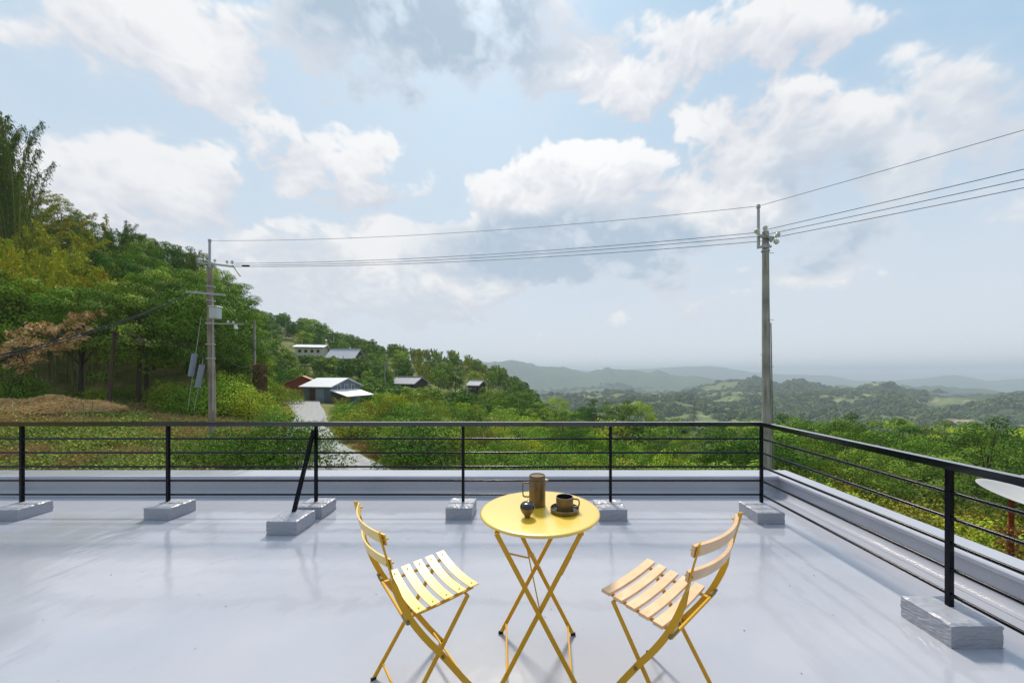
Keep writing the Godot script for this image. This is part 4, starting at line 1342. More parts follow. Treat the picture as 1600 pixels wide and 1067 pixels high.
	# taller trees in the dip ahead
	for q in [[868, 60.0, 618, "broad"], [842, 58.0, 628, "tier"], [905, 62.0, 640, "broad"], [935, 78.0, 624, "tier"], [915, 80.0, 632, "broad"], [998, 72.0, 617, "broad"], [975, 70.0, 628, "broad"], [960, 66.0, 636, "bush"], [1018, 68.0, 634, "bush"], [1050, 90.0, 650, "broad"], [1150, 64.0, 655, "broad"], [1168, 60.0, 652, "tier"], [1120, 50.0, 664, "broad"], [1185, 40.0, 668, "broad"], [1080, 46.0, 676, "broad"], [1030, 44.0, 678, "tier"], [1145, 34.0, 684, "tier"], [1210, 32.0, 680, "broad"], [790, 66.0, 612, "broad"], [810, 70.0, 604, "tier"], [770, 75.0, 606, "broad"], [735, 78.0, 612, "broad"]]:
		var p := spot(q[0], q[1])
		plant(q[3], p, clampf(above_eye(q[2], q[1]) - p.y, 3.0, 14.0), "rounded tree standing in the dip beyond the thicket" if q[3] != "tier" else "tiered tree standing in the dip beyond the thicket", "trees in the dip ahead", 0.95)
	for q in [[850, 33.0, 652, "broad"], [882, 31.0, 640, "tier"], [905, 34.0, 652, "broad"], [893, 27.0, 668, "broad"], [1140, 27.0, 676, "tier"], [1172, 25.0, 666, "broad"], [1196, 28.0, 662, "tier"]]:
		var p := spot(q[0], q[1])
		plant(q[3], p, clampf(above_eye(q[2], q[1]) - p.y, 2.5, 12.0), "dark rounded tree standing out of the thicket below the front railing", "dark trees in the thicket", 1.0, 0)
	# wood below the terrace on the right
	var row := [[46.0, 640, 652], [40.0, 644, 660], [33.0, 662, 684], [29.5, 684, 706]]
	for R in row:
		var D: float = R[0]
		var px := 1225.0 + rng.randf() * 30.0
		while px < 1760.0:
			var py := rng.randf_range(R[1], R[2]) - 16.0 * smoothstep(1520.0, 1570.0, px)
			if D < 30.0: py += (px - 1300.0) * 0.10
			var p := spot(px, D)
			var h := clampf(above_eye(py, D) - p.y, 3.5, 13.0)
			var key := "broad" if rng.randf() < 0.6 else "tier"
			plant(key, p, h, "round crowned tree in the wood below the side railing" if key == "broad" else "tiered tree in the wood below the side railing", "trees below the side railing", rng.randf_range(0.9, 1.15) * clampf(8.0 / h, 0.8, 1.2))
			px += rng.randf_range(5.0, 7.0) * FOC / D
	for R in [[27.5, 662.0, 4.2], [23.5, 682.0, 3.6]]:
		var D: float = R[0]
		var px := 1225.0
		while px < 1700.0:
			var py := float(R[1]) + maxf(0.0, px - 1300.0) * 0.26 + rng.randf_range(-8.0, 10.0)
			var p := spot(px, D)
			var h := clampf(above_eye(py, D) - p.y, 2.5, 7.5)
			plant("russet" if rng.randf() < 0.65 else "bush", p, h, "sunlit bush on the slope below the side railing", "bushes below the side railing", rng.randf_range(0.9, 1.15) * clampf(4.0 / h, 0.6, 1.1), rng.randi() % 3)
			px += rng.randf_range(2.8, 4.0) * FOC / D
	for D: float in [20.0, 17.0, 14.8]:
		var px := 1215.0
		while px < 1760.0:
			var py := 704.0 + (20.0 - D) * 9.0 + (px - 1250.0) * 0.10 + rng.randf_range(-8.0, 14.0)
			var p := spot(px, D)
			var h := clampf(above_eye(py, D) - p.y, 1.2, 5.0)
			plant("russet" if rng.randf() < 0.6 else "bush", p, h, "sunlit bush on the slope below the side railing", "bushes below the side railing", rng.randf_range(1.0, 1.3) * clampf(2.8 / h, 0.7, 1.1))
			px += rng.randf_range(2.2, 3.2) * FOC / D
	# hillside beyond the sheds
	var n := 0
	var tries := 0
	var taken := []
	while n < 190 and tries < 6000:
		tries += 1
		var d := 90.0 + 150.0 * pow(rng.randf(), 0.85)
		var px := rng.randf_range(388.0, 860.0)
		var x := (px - VX) / FOC * d
		var ok := true
		for t in taken:
			if Vector2(x - t.x, d - t.y).length() < 4.6 + d * 0.012: ok = false; break
		if not ok: continue
		var p := spot(px, d)
		var h := rng.randf_range(5.5, 9.5)
		var py := VY - (p.y + h - EYE) / d * FOC
		if py < along(HILL, px) - 10.0: h = maxf(3.5, above_eye(along(HILL, px) - 8.0, d) - p.y)
		py = VY - (p.y + h - EYE) / d * FOC
		var lid := lid_of(px, d, 3.6 * FOC / d)
		if lid < 0.0: continue
		if py < lid: h = above_eye(lid, d) - p.y
		if h < 2.0: continue
		var grove := px > 600.0 and px < 790.0 and d > 150.0
		var key := "grove" if (grove and rng.randf() < 0.8) or rng.randf() < 0.08 else "hill"
		plant(key, p, h, "evergreen tree on the hillside round the farmhouses" if key == "hill" else "bamboo on the hillside round the farmhouses", "trees on the hillside", rng.randf_range(0.95, 1.25))
		taken.append(Vector2(x, d))
		n += 1

func scatter(called: String, mesh: Mesh, m: Material, where: Array, cols: PackedColorArray, label: String, category: String) -> void:
	var mm := MultiMesh.new()
	mm.transform_format = MultiMesh.TRANSFORM_3D
	mm.use_colors = true
	mm.mesh = mesh
	mm.instance_count = where.size()
	for k in where.size():
		mm.set_instance_transform(k, where[k])
		mm.set_instance_color(k, cols[k])
	var o := MultiMeshInstance3D.new()
	o.name = called
	o.multimesh = mm
	o.material_override = m
	add_child(o, true)
	tag(o, label, category, "", "stuff")

func tuft(seed_: int, n: int, spread: float, ln: float, wd: float, up: float) -> ArrayMesh:
	var r := RandomNumberGenerator.new()
	r.seed = seed_
	var lb := LB.new()
	for k in n:
		var w := r.randf() * TAU
		var p := Vector3(cos(w), 0, sin(w)) * spread * sqrt(r.randf()) + Vector3(0, up * r.randf(), 0)
		var t := r.randf_range(0.75, 1.2)
		lb.leaf(p, (Vector3.UP + ball(r) * 0.75).normalized(), ball(r), ln * r.randf_range(0.6, 1.3), wd * r.randf_range(0.7, 1.3), Color(t, t, t * r.randf_range(0.8, 1.1)))
	return lb.mesh()

func make_cover() -> void:
	var lm := leaf_mat("low_growth", Color(1, 1, 1), 0.5)
	var weed := [[], PackedColorArray()]
	var straw := [[], PackedColorArray()]
	for k in 9000:
		var d := rng.randf_range(9.0, 31.0)
		var px := rng.randf_range(-60.0, 520.0)
		var x := (px - VX) / FOC * d
		var off := road_offset(x, d)
		if off > -1.9 and off < 1.9: continue
		var y := ground(x, -d)
		var n1 := tn.get_noise_2d(x * 3.0 + 50.0, -d * 3.0) + 0.6 * tn.get_noise_2d(x * 0.35, -d * 0.35 + 300.0)
		var green := n1 > 0.0 if d < 20.0 else n1 > 0.22
		if rng.randf() < 0.12: green = not green
		var s := rng.randf_range(0.6, 1.5)
		var t := Transform3D(Basis(Vector3.UP, rng.randf() * TAU).scaled(Vector3(s, s, s)), Vector3(x, y, -d))
		if green:
			weed[0].append(t); weed[1].append(Color(0.12, 0.20, 0.035).lerp(Color(0.32, 0.37, 0.08), rng.randf()))
		else:
			straw[0].append(t); straw[1].append(Color(0.34, 0.22, 0.11).lerp(Color(0.66, 0.50, 0.28), rng.randf()))
	# verge right of the lane, with dead litter
	for k in 700:
		var d := rng.randf_range(11.0, 30.0)
		var off := rng.randf_range(1.55, 3.3)
		var x := (off - (d - 16.0) * 0.579) / 0.815 - 8.3
		x += off - road_offset(x, d)
		var t := Transform3D(Basis(Vector3.UP, rng.randf() * TAU).scaled(Vector3.ONE * rng.randf_range(0.4, 0.9)), Vector3(x, ground(x, -d) + 0.03, -d))
		straw[0].append(t); straw[1].append(Color(0.30, 0.18, 0.09).lerp(Color(0.52, 0.37, 0.20), rng.randf()))
	# slope below the side railing and floor of the thicket
	for k in 9000:
		var d := rng.randf_range(4.0, 17.0)
		var x := rng.randf_range(3.4, 24.0)
		if x / d < 0.35: continue
		var s := rng.randf_range(0.7, 1.5)
		weed[0].append(Transform3D(Basis(Vector3.UP, rng.randf() * TAU).scaled(Vector3(s, s, s)), Vector3(x, ground(x, -d), -d)))
		weed[1].append(Color(0.15, 0.22, 0.03).lerp(Color(0.33, 0.38, 0.06), rng.randf()))
	for k in 7000:
		var d := rng.randf_range(9.0, 34.0)
		var px := rng.randf_range(500.0, 1300.0)
		var x := (px - VX) / FOC * d
		if road_offset(x, d) < 2.3: continue
		var s := rng.randf_range(0.8, 1.9)
		weed[0].append(Transform3D(Basis(Vector3.UP, rng.randf() * TAU).scaled(Vector3(s, s, s)), Vector3(x, ground(x, -d), -d)))
		weed[1].append(Color(0.07, 0.12, 0.025).lerp(Color(0.18, 0.24, 0.04), rng.randf()))
	scatter("weeds", tuft(61, 40, 0.36, 0.085, 0.055, 0.32), lm, weed[0], weed[1], "low leafy weeds covering the field and the slopes", "weeds")
	scatter("straw", tuft(62, 16, 0.34, 0.42, 0.03, 0.10), lm, straw[0], straw[1], "dry cut straw and litter on the field and verge", "straw")
	# far woods, too distant to tell the trees apart
	var r := RandomNumberGenerator.new()
	r.seed = 63
	var lb := LB.new()
	for k in 46:
		var d := ball(r)
		d.y = absf(d.y)
		lb.leaf(Vector3(d.x, d.y * 0.85, d.z) * r.randf_range(0.75, 1.05), (d + Vector3.UP * 0.3 + ball(r) * 0.35).normalized(), ball(r), 0.62, 0.5, Color(1, 1, 1) * r.randf_range(0.75, 1.2))
	var far := [[], PackedColorArray()]
	var tries := 0
	while far[0].size() < 26000 and tries < 130000:
		tries += 1
		var rr := 120.0 * pow(26.0, pow(rng.randf(), 0.72))
		var px := rng.randf_range(690.0, 1700.0) if rng.randf() < 0.85 else rng.randf_range(1700.0, 2300.0)
		var d := rr / sqrt(1.0 + pow((px - VX) / FOC, 2.0))
		var x := (px - VX) / FOC * d
		if px < 900.0 and d < 270.0: continue
		if px > 1448.0 and px < 1560.0 and d > 780.0 and d < 1190.0: continue
		var s_ := 0.06 if rr < 1600.0 else 0.03
		var p := tn.get_noise_2d(x * s_ + 77.0, -d * s_ * 1.4)
		if rng.randf() < smoothstep(-0.06, 0.16, p) * 0.93: continue
		var s := rng.randf_range(4.0, 7.5) * (1.0 + rr * 0.00035)
		far[0].append(Transform3D(Basis(Vector3.UP, rng.randf() * TAU).scaled(Vector3(s, s * rng.randf_range(0.9, 1.4), s)), Vector3(x, ground(x, -d) - s * 0.15, -d)))
		far[1].append(Color(0.055, 0.095, 0.030).lerp(Color(0.15, 0.20, 0.055), rng.randf()))
	scatter("far_woods", lb.mesh(), leaf_mat("far_foliage", Color(1, 1, 1), 0.35), far[0], far[1], "distant woods that clothe the hills across the valley", "woods")

# ---------------------------------------------------------------- houses, poles and wires
func part_box(called: String, parent: Node, m: Material, ctr: Vector3, size: Vector3, bev := 0.0) -> MeshInstance3D:
	var b := MB.new()
	b.box(ctr, size, bev)
	return put(called, b.mesh(), m, parent)

# a roof of two slopes along x, with thickness; eaves at height y, ridge at y + rise
func gable(parent: Node, called: String, m: Material, w: float, dpt: float, y: float, rise: float, over := 0.4, thick := 0.12) -> MeshInstance3D:
	var b := MB.new()
	var hd := dpt / 2 + over
	var ye := y - over * rise / (dpt / 2)
	b.xf = Transform3D(Basis(Vector3(0, 0, 1), Vector3(0, 1, 0), Vector3(-1, 0, 0)), Vector3.ZERO)
	b.prism(PackedVector2Array([Vector2(-hd, ye), Vector2(0, y + rise), Vector2(hd, ye), Vector2(hd, ye + thick), Vector2(0, y + rise + thick), Vector2(-hd, ye + thick)]), -w / 2 - over, w / 2 + over)
	return put(called, b.mesh(), m, parent)

func gable_wall(parent: Node, m: Material, w: float, dpt: float, y: float, rise: float) -> MeshInstance3D:
	var b := MB.new()
	b.xf = Transform3D(Basis(Vector3(0, 0, 1), Vector3(0, 1, 0), Vector3(-1, 0, 0)), Vector3.ZERO)
	b.prism(PackedVector2Array([Vector2(-dpt / 2, -1.5), Vector2(dpt / 2, -1.5), Vector2(dpt / 2, y), Vector2(0, y + rise - 0.02), Vector2(-dpt / 2, y)]), -w / 2, w / 2)
	return put("wall", b.mesh(), m, parent)

func window(parent: Node, ctr: Vector3, w: float, h: float, face: Vector3, frame: Material, glass: Material) -> void:
	var side := Vector3.UP.cross(face).normalized()
	var b := MB.new()
	for s in [-1.0, 1.0]:
		b.strap([ctr + side * s * w / 2 - Vector3(0, h / 2, 0), ctr + side * s * w / 2 + Vector3(0, h / 2, 0)], [side], 0.07, 0.08)
		b.strap([ctr + Vector3(0, s * h / 2, 0) - side * (w / 2 + 0.035), ctr + Vector3(0, s * h / 2, 0) + side * (w / 2 + 0.035)], [Vector3.UP], 0.07, 0.08)
	b.strap([ctr - Vector3(0, h / 2, 0), ctr + Vector3(0, h / 2, 0)], [side], 0.05, 0.07)
	var o := put("window", b.mesh(), frame, parent)
	b = MB.new()
	b.quad(ctr - side * w / 2 - Vector3(0, h / 2, 0) + face * 0.02, ctr + side * w / 2 - Vector3(0, h / 2, 0) + face * 0.02, ctr + side * w / 2 + Vector3(0, h / 2, 0) + face * 0.02, ctr - side * w / 2 + Vector3(0, h / 2, 0) + face * 0.02, face)
	put("pane", b.mesh(), glass, o)

func ribs(m: StandardMaterial3D, per_metre: float, cm: float) -> void:
	# corrugation as fine relief
	var im := Image.create(64, 64, false, Image.FORMAT_L8)
	for x in 64:
		var c := 0.5 + 0.5 * sin(TAU * x / 16.0)
		for y in 64: im.set_pixel(x, y, Color(c, c, c))
	bump(m, ImageTexture.create_from_image(im), cm, Vector3(per_metre / 4.0, per_metre / 4.0, per_metre / 4.0), false)

func make_houses() -> void:
	var white := mat("white_sheet_roof", lin(0.78, 0.78, 0.80), 0.45, 0.5)
	ribs(white, 5.0, 3.0)
	var slate := mat("blue_grey_cladding", lin(0.16, 0.20, 0.27), 0.6, 0.4)
	ribs(slate, 5.0, 2.0)
	var pale := mat("pale_blue_cladding", lin(0.30, 0.37, 0.46), 0.6, 0.4)
	ribs(pale, 5.0, 2.0)
	var rust := mat("rust_red_cladding", lin(0.27, 0.075, 0.045), 0.7, 0.3)
	var rustroof := mat("faded_red_roof", lin(0.48, 0.25, 0.20), 0.7, 0.3)
	var brown := mat("brown_door", lin(0.14, 0.065, 0.045), 0.7, 0.3)
	var tile := mat("grey_roof_tile", lin(0.34, 0.335, 0.37), 0.4, 0.5)
	ribs(tile, 3.0, 5.0)
	var tile2 := mat("silver_roof_tile", lin(0.46, 0.45, 0.50), 0.4, 0.5)
	ribs(tile2, 3.0, 5.0)
	var plaster := mat("white_plaster", lin(0.62, 0.61, 0.58), 0.85, 0.3)
	var timber := mat("dark_timber", lin(0.07, 0.055, 0.045), 0.8, 0.3)
	var glass := mat("window_glass", lin(0.03, 0.04, 0.05), 0.08, 0.6)
	# shed at the end of the lane: a low gable facing right, eaves along the lane
	var d := 52.0
	var g := ground((508.0 - VX) / FOC * d, -d)
	var s := thing("metal_shed", "blue grey metal shed with white sheet roof at the end of the lane", "shed", Vector3((505.0 - VX) / FOC * d, g, -d - 2.4), deg_to_rad(-17))
	gable_wall(s, slate, 5.0, 5.4, 2.35, 1.05)
	gable(s, "roof", white, 5.0, 5.4, 2.4, 1.05, 0.45, 0.09)
	part_box("door", s, brown, Vector3(-0.85, 1.0, 2.73), Vector3(1.0, 2.0, 0.06), 0.01)
	part_box("door", s, pale, Vector3(0.55, 1.0, 2.74), Vector3(1.5, 2.0, 0.06), 0.01)
	var gp := MB.new()
	gp.xf = Transform3D(Basis(Vector3(0, 0, 1), Vector3(0, 1, 0), Vector3(-1, 0, 0)), Vector3.ZERO)
	gp.prism(PackedVector2Array([Vector2(-2.68, 1.2), Vector2(2.68, 1.2), Vector2(2.68, 2.3), Vector2(0, 3.36), Vector2(-2.68, 2.3)]), -2.53, -2.56)
	put("gable_panel", gp.mesh(), pale, s).rotation.y = PI
	for z in [-1.2, 0.1, 1.4]:
		window(s, Vector3(2.58, 2.2, z), 0.55, 0.75, Vector3(1, 0, 0), plaster, glass)
	# lean-to on the right, lower and nearer
	var lr := MB.new()
	lr.quad(Vector3(2.5, 1.9, -2.2), Vector3(5.6, 1.05, -2.2), Vector3(5.6, 1.05, 3.0), Vector3(2.5, 1.9, 3.0), Vector3.UP)
	lr.quad(Vector3(2.5, 1.8, -2.2), Vector3(5.6, 0.95, -2.2), Vector3(5.6, 0.95, 3.0), Vector3(2.5, 1.8, 3.0), Vector3.DOWN)
	lr.quad(Vector3(2.5, 1.8, 3.0), Vector3(5.6, 0.95, 3.0), Vector3(5.6, 1.05, 3.0), Vector3(2.5, 1.9, 3.0), Vector3(0, 0, 1))
	lr.quad(Vector3(5.6, 0.95, -2.2), Vector3(5.6, 0.95, 3.0), Vector3(5.6, 1.05, 3.0), Vector3(5.6, 1.05, -2.2), Vector3(1, 0, 0))
	put("lean_to_roof", lr.mesh(), white, s)
	for z in [-1.9, 2.7]: part_box("post", s, timber, Vector3(5.3, 0.0, z), Vector3(0.12, 2.1, 0.12))
	# red shed behind it
	d = 62.0
	var rs := thing("red_shed", "rust red metal shed with faded red roof behind the white roofed shed", "shed", Vector3((474.0 - VX) / FOC * d, ground((474.0 - VX) / FOC * d, -d), -d), deg_to_rad(-62))
	rs.position.y = above_eye(626, d)
	gable_wall(rs, rust, 6.0, 4.6, 3.0, 1.1)
	gable(rs, "roof", rustroof, 6.0, 4.6, 3.05, 1.1, 0.3, 0.09)
	part_box("door", rs, brown, Vector3(0, 1.1, 2.33), Vector3(2.2, 2.2, 0.06), 0.01)
	# white long house on the hill
	farm("long_white_house", "long white walled house with low sheet roof up the hill", "house", 487, 556, 128.0, 0.18, 8.6, 5.0, 2.9, 0.7, plaster, white, glass, timber, 4)
	farm("tiled_house", "house with broad silvery tiled roof up the hill", "house", 540, 570, 120.0, 0.0, 8.4, 7.0, 2.2, 2.7, timber, tile2, glass, plaster, 2)
	farm("farmhouse", "two storey farmhouse with grey tiled roof below the bamboo grove", "house", 640, 618, 105.0, -0.35, 7.4, 5.8, 3.6, 1.5, timber, tile, glass, plaster, 2)
	farm("farmhouse", "small farmhouse with grey tiled roof half hidden among trees", "house", 745, 611, 125.0, -0.5, 4.4, 4.0, 2.2, 1.2, timber, tile2, glass, plaster, 1)
	farm("farmhouse", "low farmhouse roof between trees down in the dip", "house", 985, 676, 95.0, 0.3, 8.0, 5.0, 2.2, 1.6, plaster, tile2, glass, timber, 1)

func farm(called: String, label: String, category: String, px: float, py: float, d: float, turn: float, w: float, dp: float, h: float, rise: float, wm: Material, rm: Material, glass: Material, trim: Material, nw: int) -> void:
	var p := at(px, py, d)
	var o := thing(called, label, category, p, turn)
	gable_wall(o, wm, w, dp, h, rise)
	var r := gable(o, "roof", rm, w, dp, h + 0.05, rise, 0.7, 0.2)
	part_box("ridge", r, rm, Vector3(0, h + rise + 0.28, 0), Vector3(w + 1.2, 0.3, 0.45), 0.05)
	if h > 3.0 and rise > 1.0:
		var b := MB.new()
		var e := dp / 2 + 1.6
		b.quad(Vector3(-w / 2 - 0.4, 1.9, e), Vector3(w / 2 + 0.4, 1.9, e), Vector3(w / 2 + 0.4, 2.45, dp / 2), Vector3(-w / 2 - 0.4, 2.45, dp / 2), Vector3.UP)
		b.quad(Vector3(-w / 2 - 0.4, 1.75, e), Vector3(w / 2 + 0.4, 1.75, e), Vector3(w / 2 + 0.4, 1.9, e), Vector3(-w / 2 - 0.4, 1.9, e), Vector3(0, 0, 1))
		put("lower_roof", b.mesh(), rm, o)
	for k in nw:
		var x := (k - (nw - 1) / 2.0) * w / maxf(nw, 1) * 0.9
		window(o, Vector3(x, h - 0.8 if h > 3.0 else h * 0.52, dp / 2 + 0.03), w / nw * 0.4, 0.9, Vector3(0, 0, 1), trim, glass)
	part_box("foundation", o, M["house_wall_render"] if M.has("house_wall_render") else wm, Vector3(0, -2.2, 0), Vector3(w * 0.98, 3.0, dp * 0.98))

func sag(a: Vector3, b: Vector3, drop: float, n := 24) -> Array:
	var pts := []
	for k in n + 1:
		var t := float(k) / n
		pts.append(a.lerp(b, t) - Vector3(0, drop * 4.0 * t * (1.0 - t), 0))
	return pts

func wire(label: String, a: Vector3, b: Vector3, drop: float, r: float, m: Material, group: String, called := "power_line") -> void:
	var o := Node3D.new()
	var bld := MB.new()
	var pts := sag(a, b, drop)
	for k in pts.size(): pts[k] = (pts[k] as Vector3) - a
	bld.tube(pts, [r, r, r, r, r, r, r, r, r, r, r, r, r, r, r, r, r, r, r, r, r, r, r, r, r], 6)
	o.free()
	var w := put(called, bld.mesh(), m)
	w.position = a
	tag(w, label, "cable", group)

func insulator(parent: Node, p: Vector3, dir: Vector3, m: Material, s := 1.0) -> void:
	var b := MB.new()
	b.tube([p, p + dir * 0.05 * s, p + dir * 0.06 * s, p + dir * 0.10 * s, p + dir * 0.11 * s, p + dir * 0.16 * s], [0.02 * s, 0.02 * s, 0.055 * s, 0.045 * s, 0.065 * s, 0.03 * s], 10)
	put("insulator", b.mesh(), m, parent)

func crossarm(parent: Node, a: Vector3, b: Vector3, m: Material, w := 0.085) -> void:
	var q := MB.new()
	q.strap([a, b], [Vector3.UP], w, w)
	put("crossarm", q.mesh(), m, parent)

func make_poles() -> void:
	var conc := mat("pole_concrete", lin(0.46, 0.45, 0.43), 0.85, 0.3)
	conc.albedo_texture = noise_tex(256, 0.02, 91, 5, [Color(0.66, 0.64, 0.62), Color(1, 1, 1)], Vector2(1, 3))
	conc.uv1_triplanar = true
	conc.uv1_scale = Vector3(1.2, 0.4, 1.2)
	var worn: StandardMaterial3D = conc.duplicate()
	worn.resource_name = "weathered_pole"
	worn.albedo_color = lin(0.40, 0.35, 0.29)
	var steel := mat("galvanised_steel", lin(0.42, 0.44, 0.46), 0.5, 0.5)
	steel.metallic = 0.5
	var dark := mat("dark_pole_steel", lin(0.17, 0.17, 0.175), 0.5, 0.5)
	var ceramic := mat("white_ceramic", lin(0.72, 0.72, 0.70), 0.25, 0.5)
	var box := mat("grey_enamel", lin(0.52, 0.56, 0.60), 0.4, 0.5)
	var guard := mat("blue_grey_guard", lin(0.22, 0.27, 0.35), 0.5, 0.5)
	var rubber := mat("cable_black", lin(0.02, 0.022, 0.028), 0.5, 0.4)
	# pole by the field
	var D := 20.0
	var k := D / FOC
	var base := spot(331, D)
	var t := thing("utility_pole", "weathered concrete utility pole with crossarms and a grey transformer box by the field", "pole", base)
	var L := func(px: float, py: float) -> Vector3: return at(px, py, D) - base
	var b := MB.new()
	b.tube([Vector3(0, -0.5, 0), L.call(331, 640), L.call(328.5, 520), L.call(327, 418)], [0.175, 0.168, 0.15, 0.125], 16)
	put("shaft", b.mesh(), worn, t)
	b = MB.new()
	b.tube([L.call(327, 424), L.call(327, 376)], [0.06, 0.06], 10)
	b.tube([L.call(327, 378), L.call(327, 374)], [0.075, 0.075], 10)
	put("top_pipe", b.mesh(), steel, t)
	crossarm(t, L.call(312, 411) + Vector3(0, 0, 0.16), L.call(369, 418) + Vector3(0, 0, 0.16), steel)
	crossarm(t, L.call(369, 418) + Vector3(0, 0, 0.16), L.call(384, 434) + Vector3(0, 0, 0.4), dark, 0.06)
	crossarm(t, L.call(296, 457) + Vector3(0, 0, 0.18), L.call(355, 462) + Vector3(0, 0, 0.18), steel, 0.1)
	crossarm(t, L.call(325, 506) + Vector3(0, 0, 0.18), L.call(383, 507) + Vector3(0, 0, 0.18), steel, 0.06)
	for q in [[314, 410], [339, 412], [358, 414], [366, 414]]: insulator(t, L.call(q[0], q[1]) + Vector3(0, 0, 0.16), Vector3.UP, ceramic, 1.2)
	for q in [[360, 506], [368, 507]]: insulator(t, L.call(q[0], q[1]) + Vector3(0, 0, 0.18), Vector3.UP, ceramic, 1.0)
	var tb := part_box("transformer_box", t, box, L.call(340.5, 490) + Vector3(0, 0, 0.18), Vector3(0.44, 0.62, 0.36), 0.03)
	part_box("lid", tb, box, L.call(340.5, 480.5) + Vector3(0, 0, 0.18), Vector3(0.50, 0.06, 0.42), 0.015)
	b = MB.new()
	b.bar(L.call(372, 509) + Vector3(0, 0, 0.2), L.call(374, 515) + Vector3(0, 0, 0.24), 0.08, 8)
	put("lamp_head", b.mesh(), ceramic, t)
	b = MB.new()
	b.bar(L.call(336, 466) + Vector3(0, 0, 0.16), L.call(337, 640) + Vector3(0, 0, 0.2), 0.022, 6)
	put("conduit", b.mesh(), steel, t)
	for py in [448, 470, 505, 538, 560]:
		b = MB.new()
		b.lathe([Vector2(0.20, -0.03), Vector2(0.215, -0.03), Vector2(0.215, 0.03), Vector2(0.20, 0.03)], 16, L.call(328.5, py))
		put("band", b.mesh(), steel, t)
	for q in [[[319, 494], [306, 640], [312, 553], [308.5, 588]], [[322, 560], [316, 640], [323.5, 570], [319, 605]]]:
		b = MB.new()
		b.bar(L.call(q[0][0], q[0][1]) + Vector3(0, 0, 0.2), L.call(q[1][0], q[1][1]) + Vector3(0, 0, 0.5), 0.012, 6)
		var gw := put("guy_wire", b.mesh(), steel, t)
		b = MB.new()
		b.bar(L.call(q[2][0], q[2][1]) + Vector3(0, 0, 0.32), L.call(q[3][0], q[3][1]) + Vector3(0, 0, 0.42), 0.125, 10)
		put("guy_guard", b.mesh(), guard, gw)
	# pole at the corner of the terrace
	var D2 := 14.0
	var base2 := spot(1198, D2)
	var r := thing("utility_pole", "tall slim grey utility pole beyond the corner of the railing", "pole", base2)
	var R := func(px: float, py: float) -> Vector3: return at(px, py, D2) - base2
	b = MB.new()
	b.tube([Vector3(0, -0.5, 0), R.call(1199, 735), R.call(1198, 600), R.call(1197, 480), R.call(1196.5, 362)], [0.185, 0.17, 0.15, 0.13, 0.112], 16)
	put("shaft", b.mesh(), conc, r)
	b = MB.new()
	b.tube([R.call(1185.5, 388), R.call(1185.5, 323)], [0.055, 0.05], 10)
	b.tube([R.call(1185.5, 325), R.call(1185.5, 320)], [0.075, 0.06], 10)
	put("top_pipe", b.mesh(), steel, r)
	crossarm(r, R.call(1183, 388) + Vector3(0, 0, 0.13), R.call(1202, 387) + Vector3(0, 0, 0.13), steel, 0.07)
	crossarm(r, R.call(1181, 370) + Vector3(0, 0, 0.13), R.call(1206, 374) + Vector3(0, 0, 0.13), steel, 0.09)
	crossarm(r, R.call(1190, 363) + Vector3(0, 0, 0.2), R.call(1201, 381) + Vector3(0, 0, 0.2), steel, 0.06)
	for q in [[[1183, 369], [-0.5, 0.6, 0.2]], [[1193, 366], [-0.2, 0.9, 0.2]], [[1205, 374], [0.6, 0.5, 0.3]], [[1204, 376], [0.6, -0.6, 0.3]]]:
		insulator(r, R.call(q[0][0], q[0][1]) + Vector3(0, 0, 0.14), Vector3(q[1][0], q[1][1], q[1][2]).normalized(), ceramic, 1.6)
	for py in [384, 392]:
		b = MB.new()
		b.lathe([Vector2(0.13, -0.03), Vector2(0.15, -0.03), Vector2(0.15, 0.03), Vector2(0.13, 0.03)], 16, R.call(1196.5, py))
		put("band", b.mesh(), steel, r)
	for q in [[1190, 554, -1], [1204, 573, 1], [1190, 595, -1], [1204, 500, 1], [1203, 396, 1]]:
		b = MB.new()
		var sp: Vector3 = R.call(1197, q[1])
		b.bar(sp + Vector3(0.1 * q[2], 0, 0.05), sp + Vector3(0.27 * q[2], 0.0, 0.08), 0.011, 6)
		put("step_bolt", b.mesh(), steel, r)
	b = MB.new()
	b.bar(R.call(1201, 505) + Vector3(0.02, 0, 0.12), R.call(1204, 735) + Vector3(0.03, 0, 0.15), 0.02, 6)
	put("conduit", b.mesh(), dark, r)
	# small poles up the lane and on the hill: photo x, top, foot, distance
	var small := [[397, 500, 644, 36.0, "thin utility pole beside the dead trunk"], [417, 545, 590, 70.0, ""], [416, 499, 525, 190.0, ""], [446, 503, 540, 150.0, ""], [521, 525, 548, 135.0, ""], [601, 563, 604, 90.0, "slim pole with short arms in front of the farmhouse"], [730, 603, 628, 75.0, ""], [536, 556, 582, 112.0, ""]]
	for q in small:
		var dd: float = q[3]
		var f := at(q[0], q[2], dd)
		var o := thing("utility_pole", q[4] if q[4] else "small distant utility pole on the wooded hillside", "pole", f, 0.0, "" if q[4] else "poles on the hillside")
		var hgt := (float(q[2]) - float(q[1])) / FOC * dd
		b = MB.new()
		b.tube([Vector3(0, -1.5, 0), Vector3(0, hgt, 0)], [0.17, 0.11], 8)
		put("shaft", b.mesh(), conc, o)
		if dd < 100.0:
			crossarm(o, Vector3(-0.8, hgt * 0.78, 0.12), Vector3(0.8, hgt * 0.78, 0.12), steel, 0.09)
			crossarm(o, Vector3(-0.6, hgt * 0.86 if dd > 50.0 else hgt * 0.46, 0.12), Vector3(0.9, hgt * 0.86 if dd > 50.0 else hgt * 0.46, 0.12), steel, 0.08)
	# wires between the two near poles and on to the right
	var top_l := at(328, 376, D)
	var top_r := at(1185.5, 322, D2)
	var far_r := Vector3(29.0, 7.9, 6.0)
	wire("thin earth wire strung between the tops of the two utility poles", top_l, top_r, 0.35, 0.008, rubber, "")
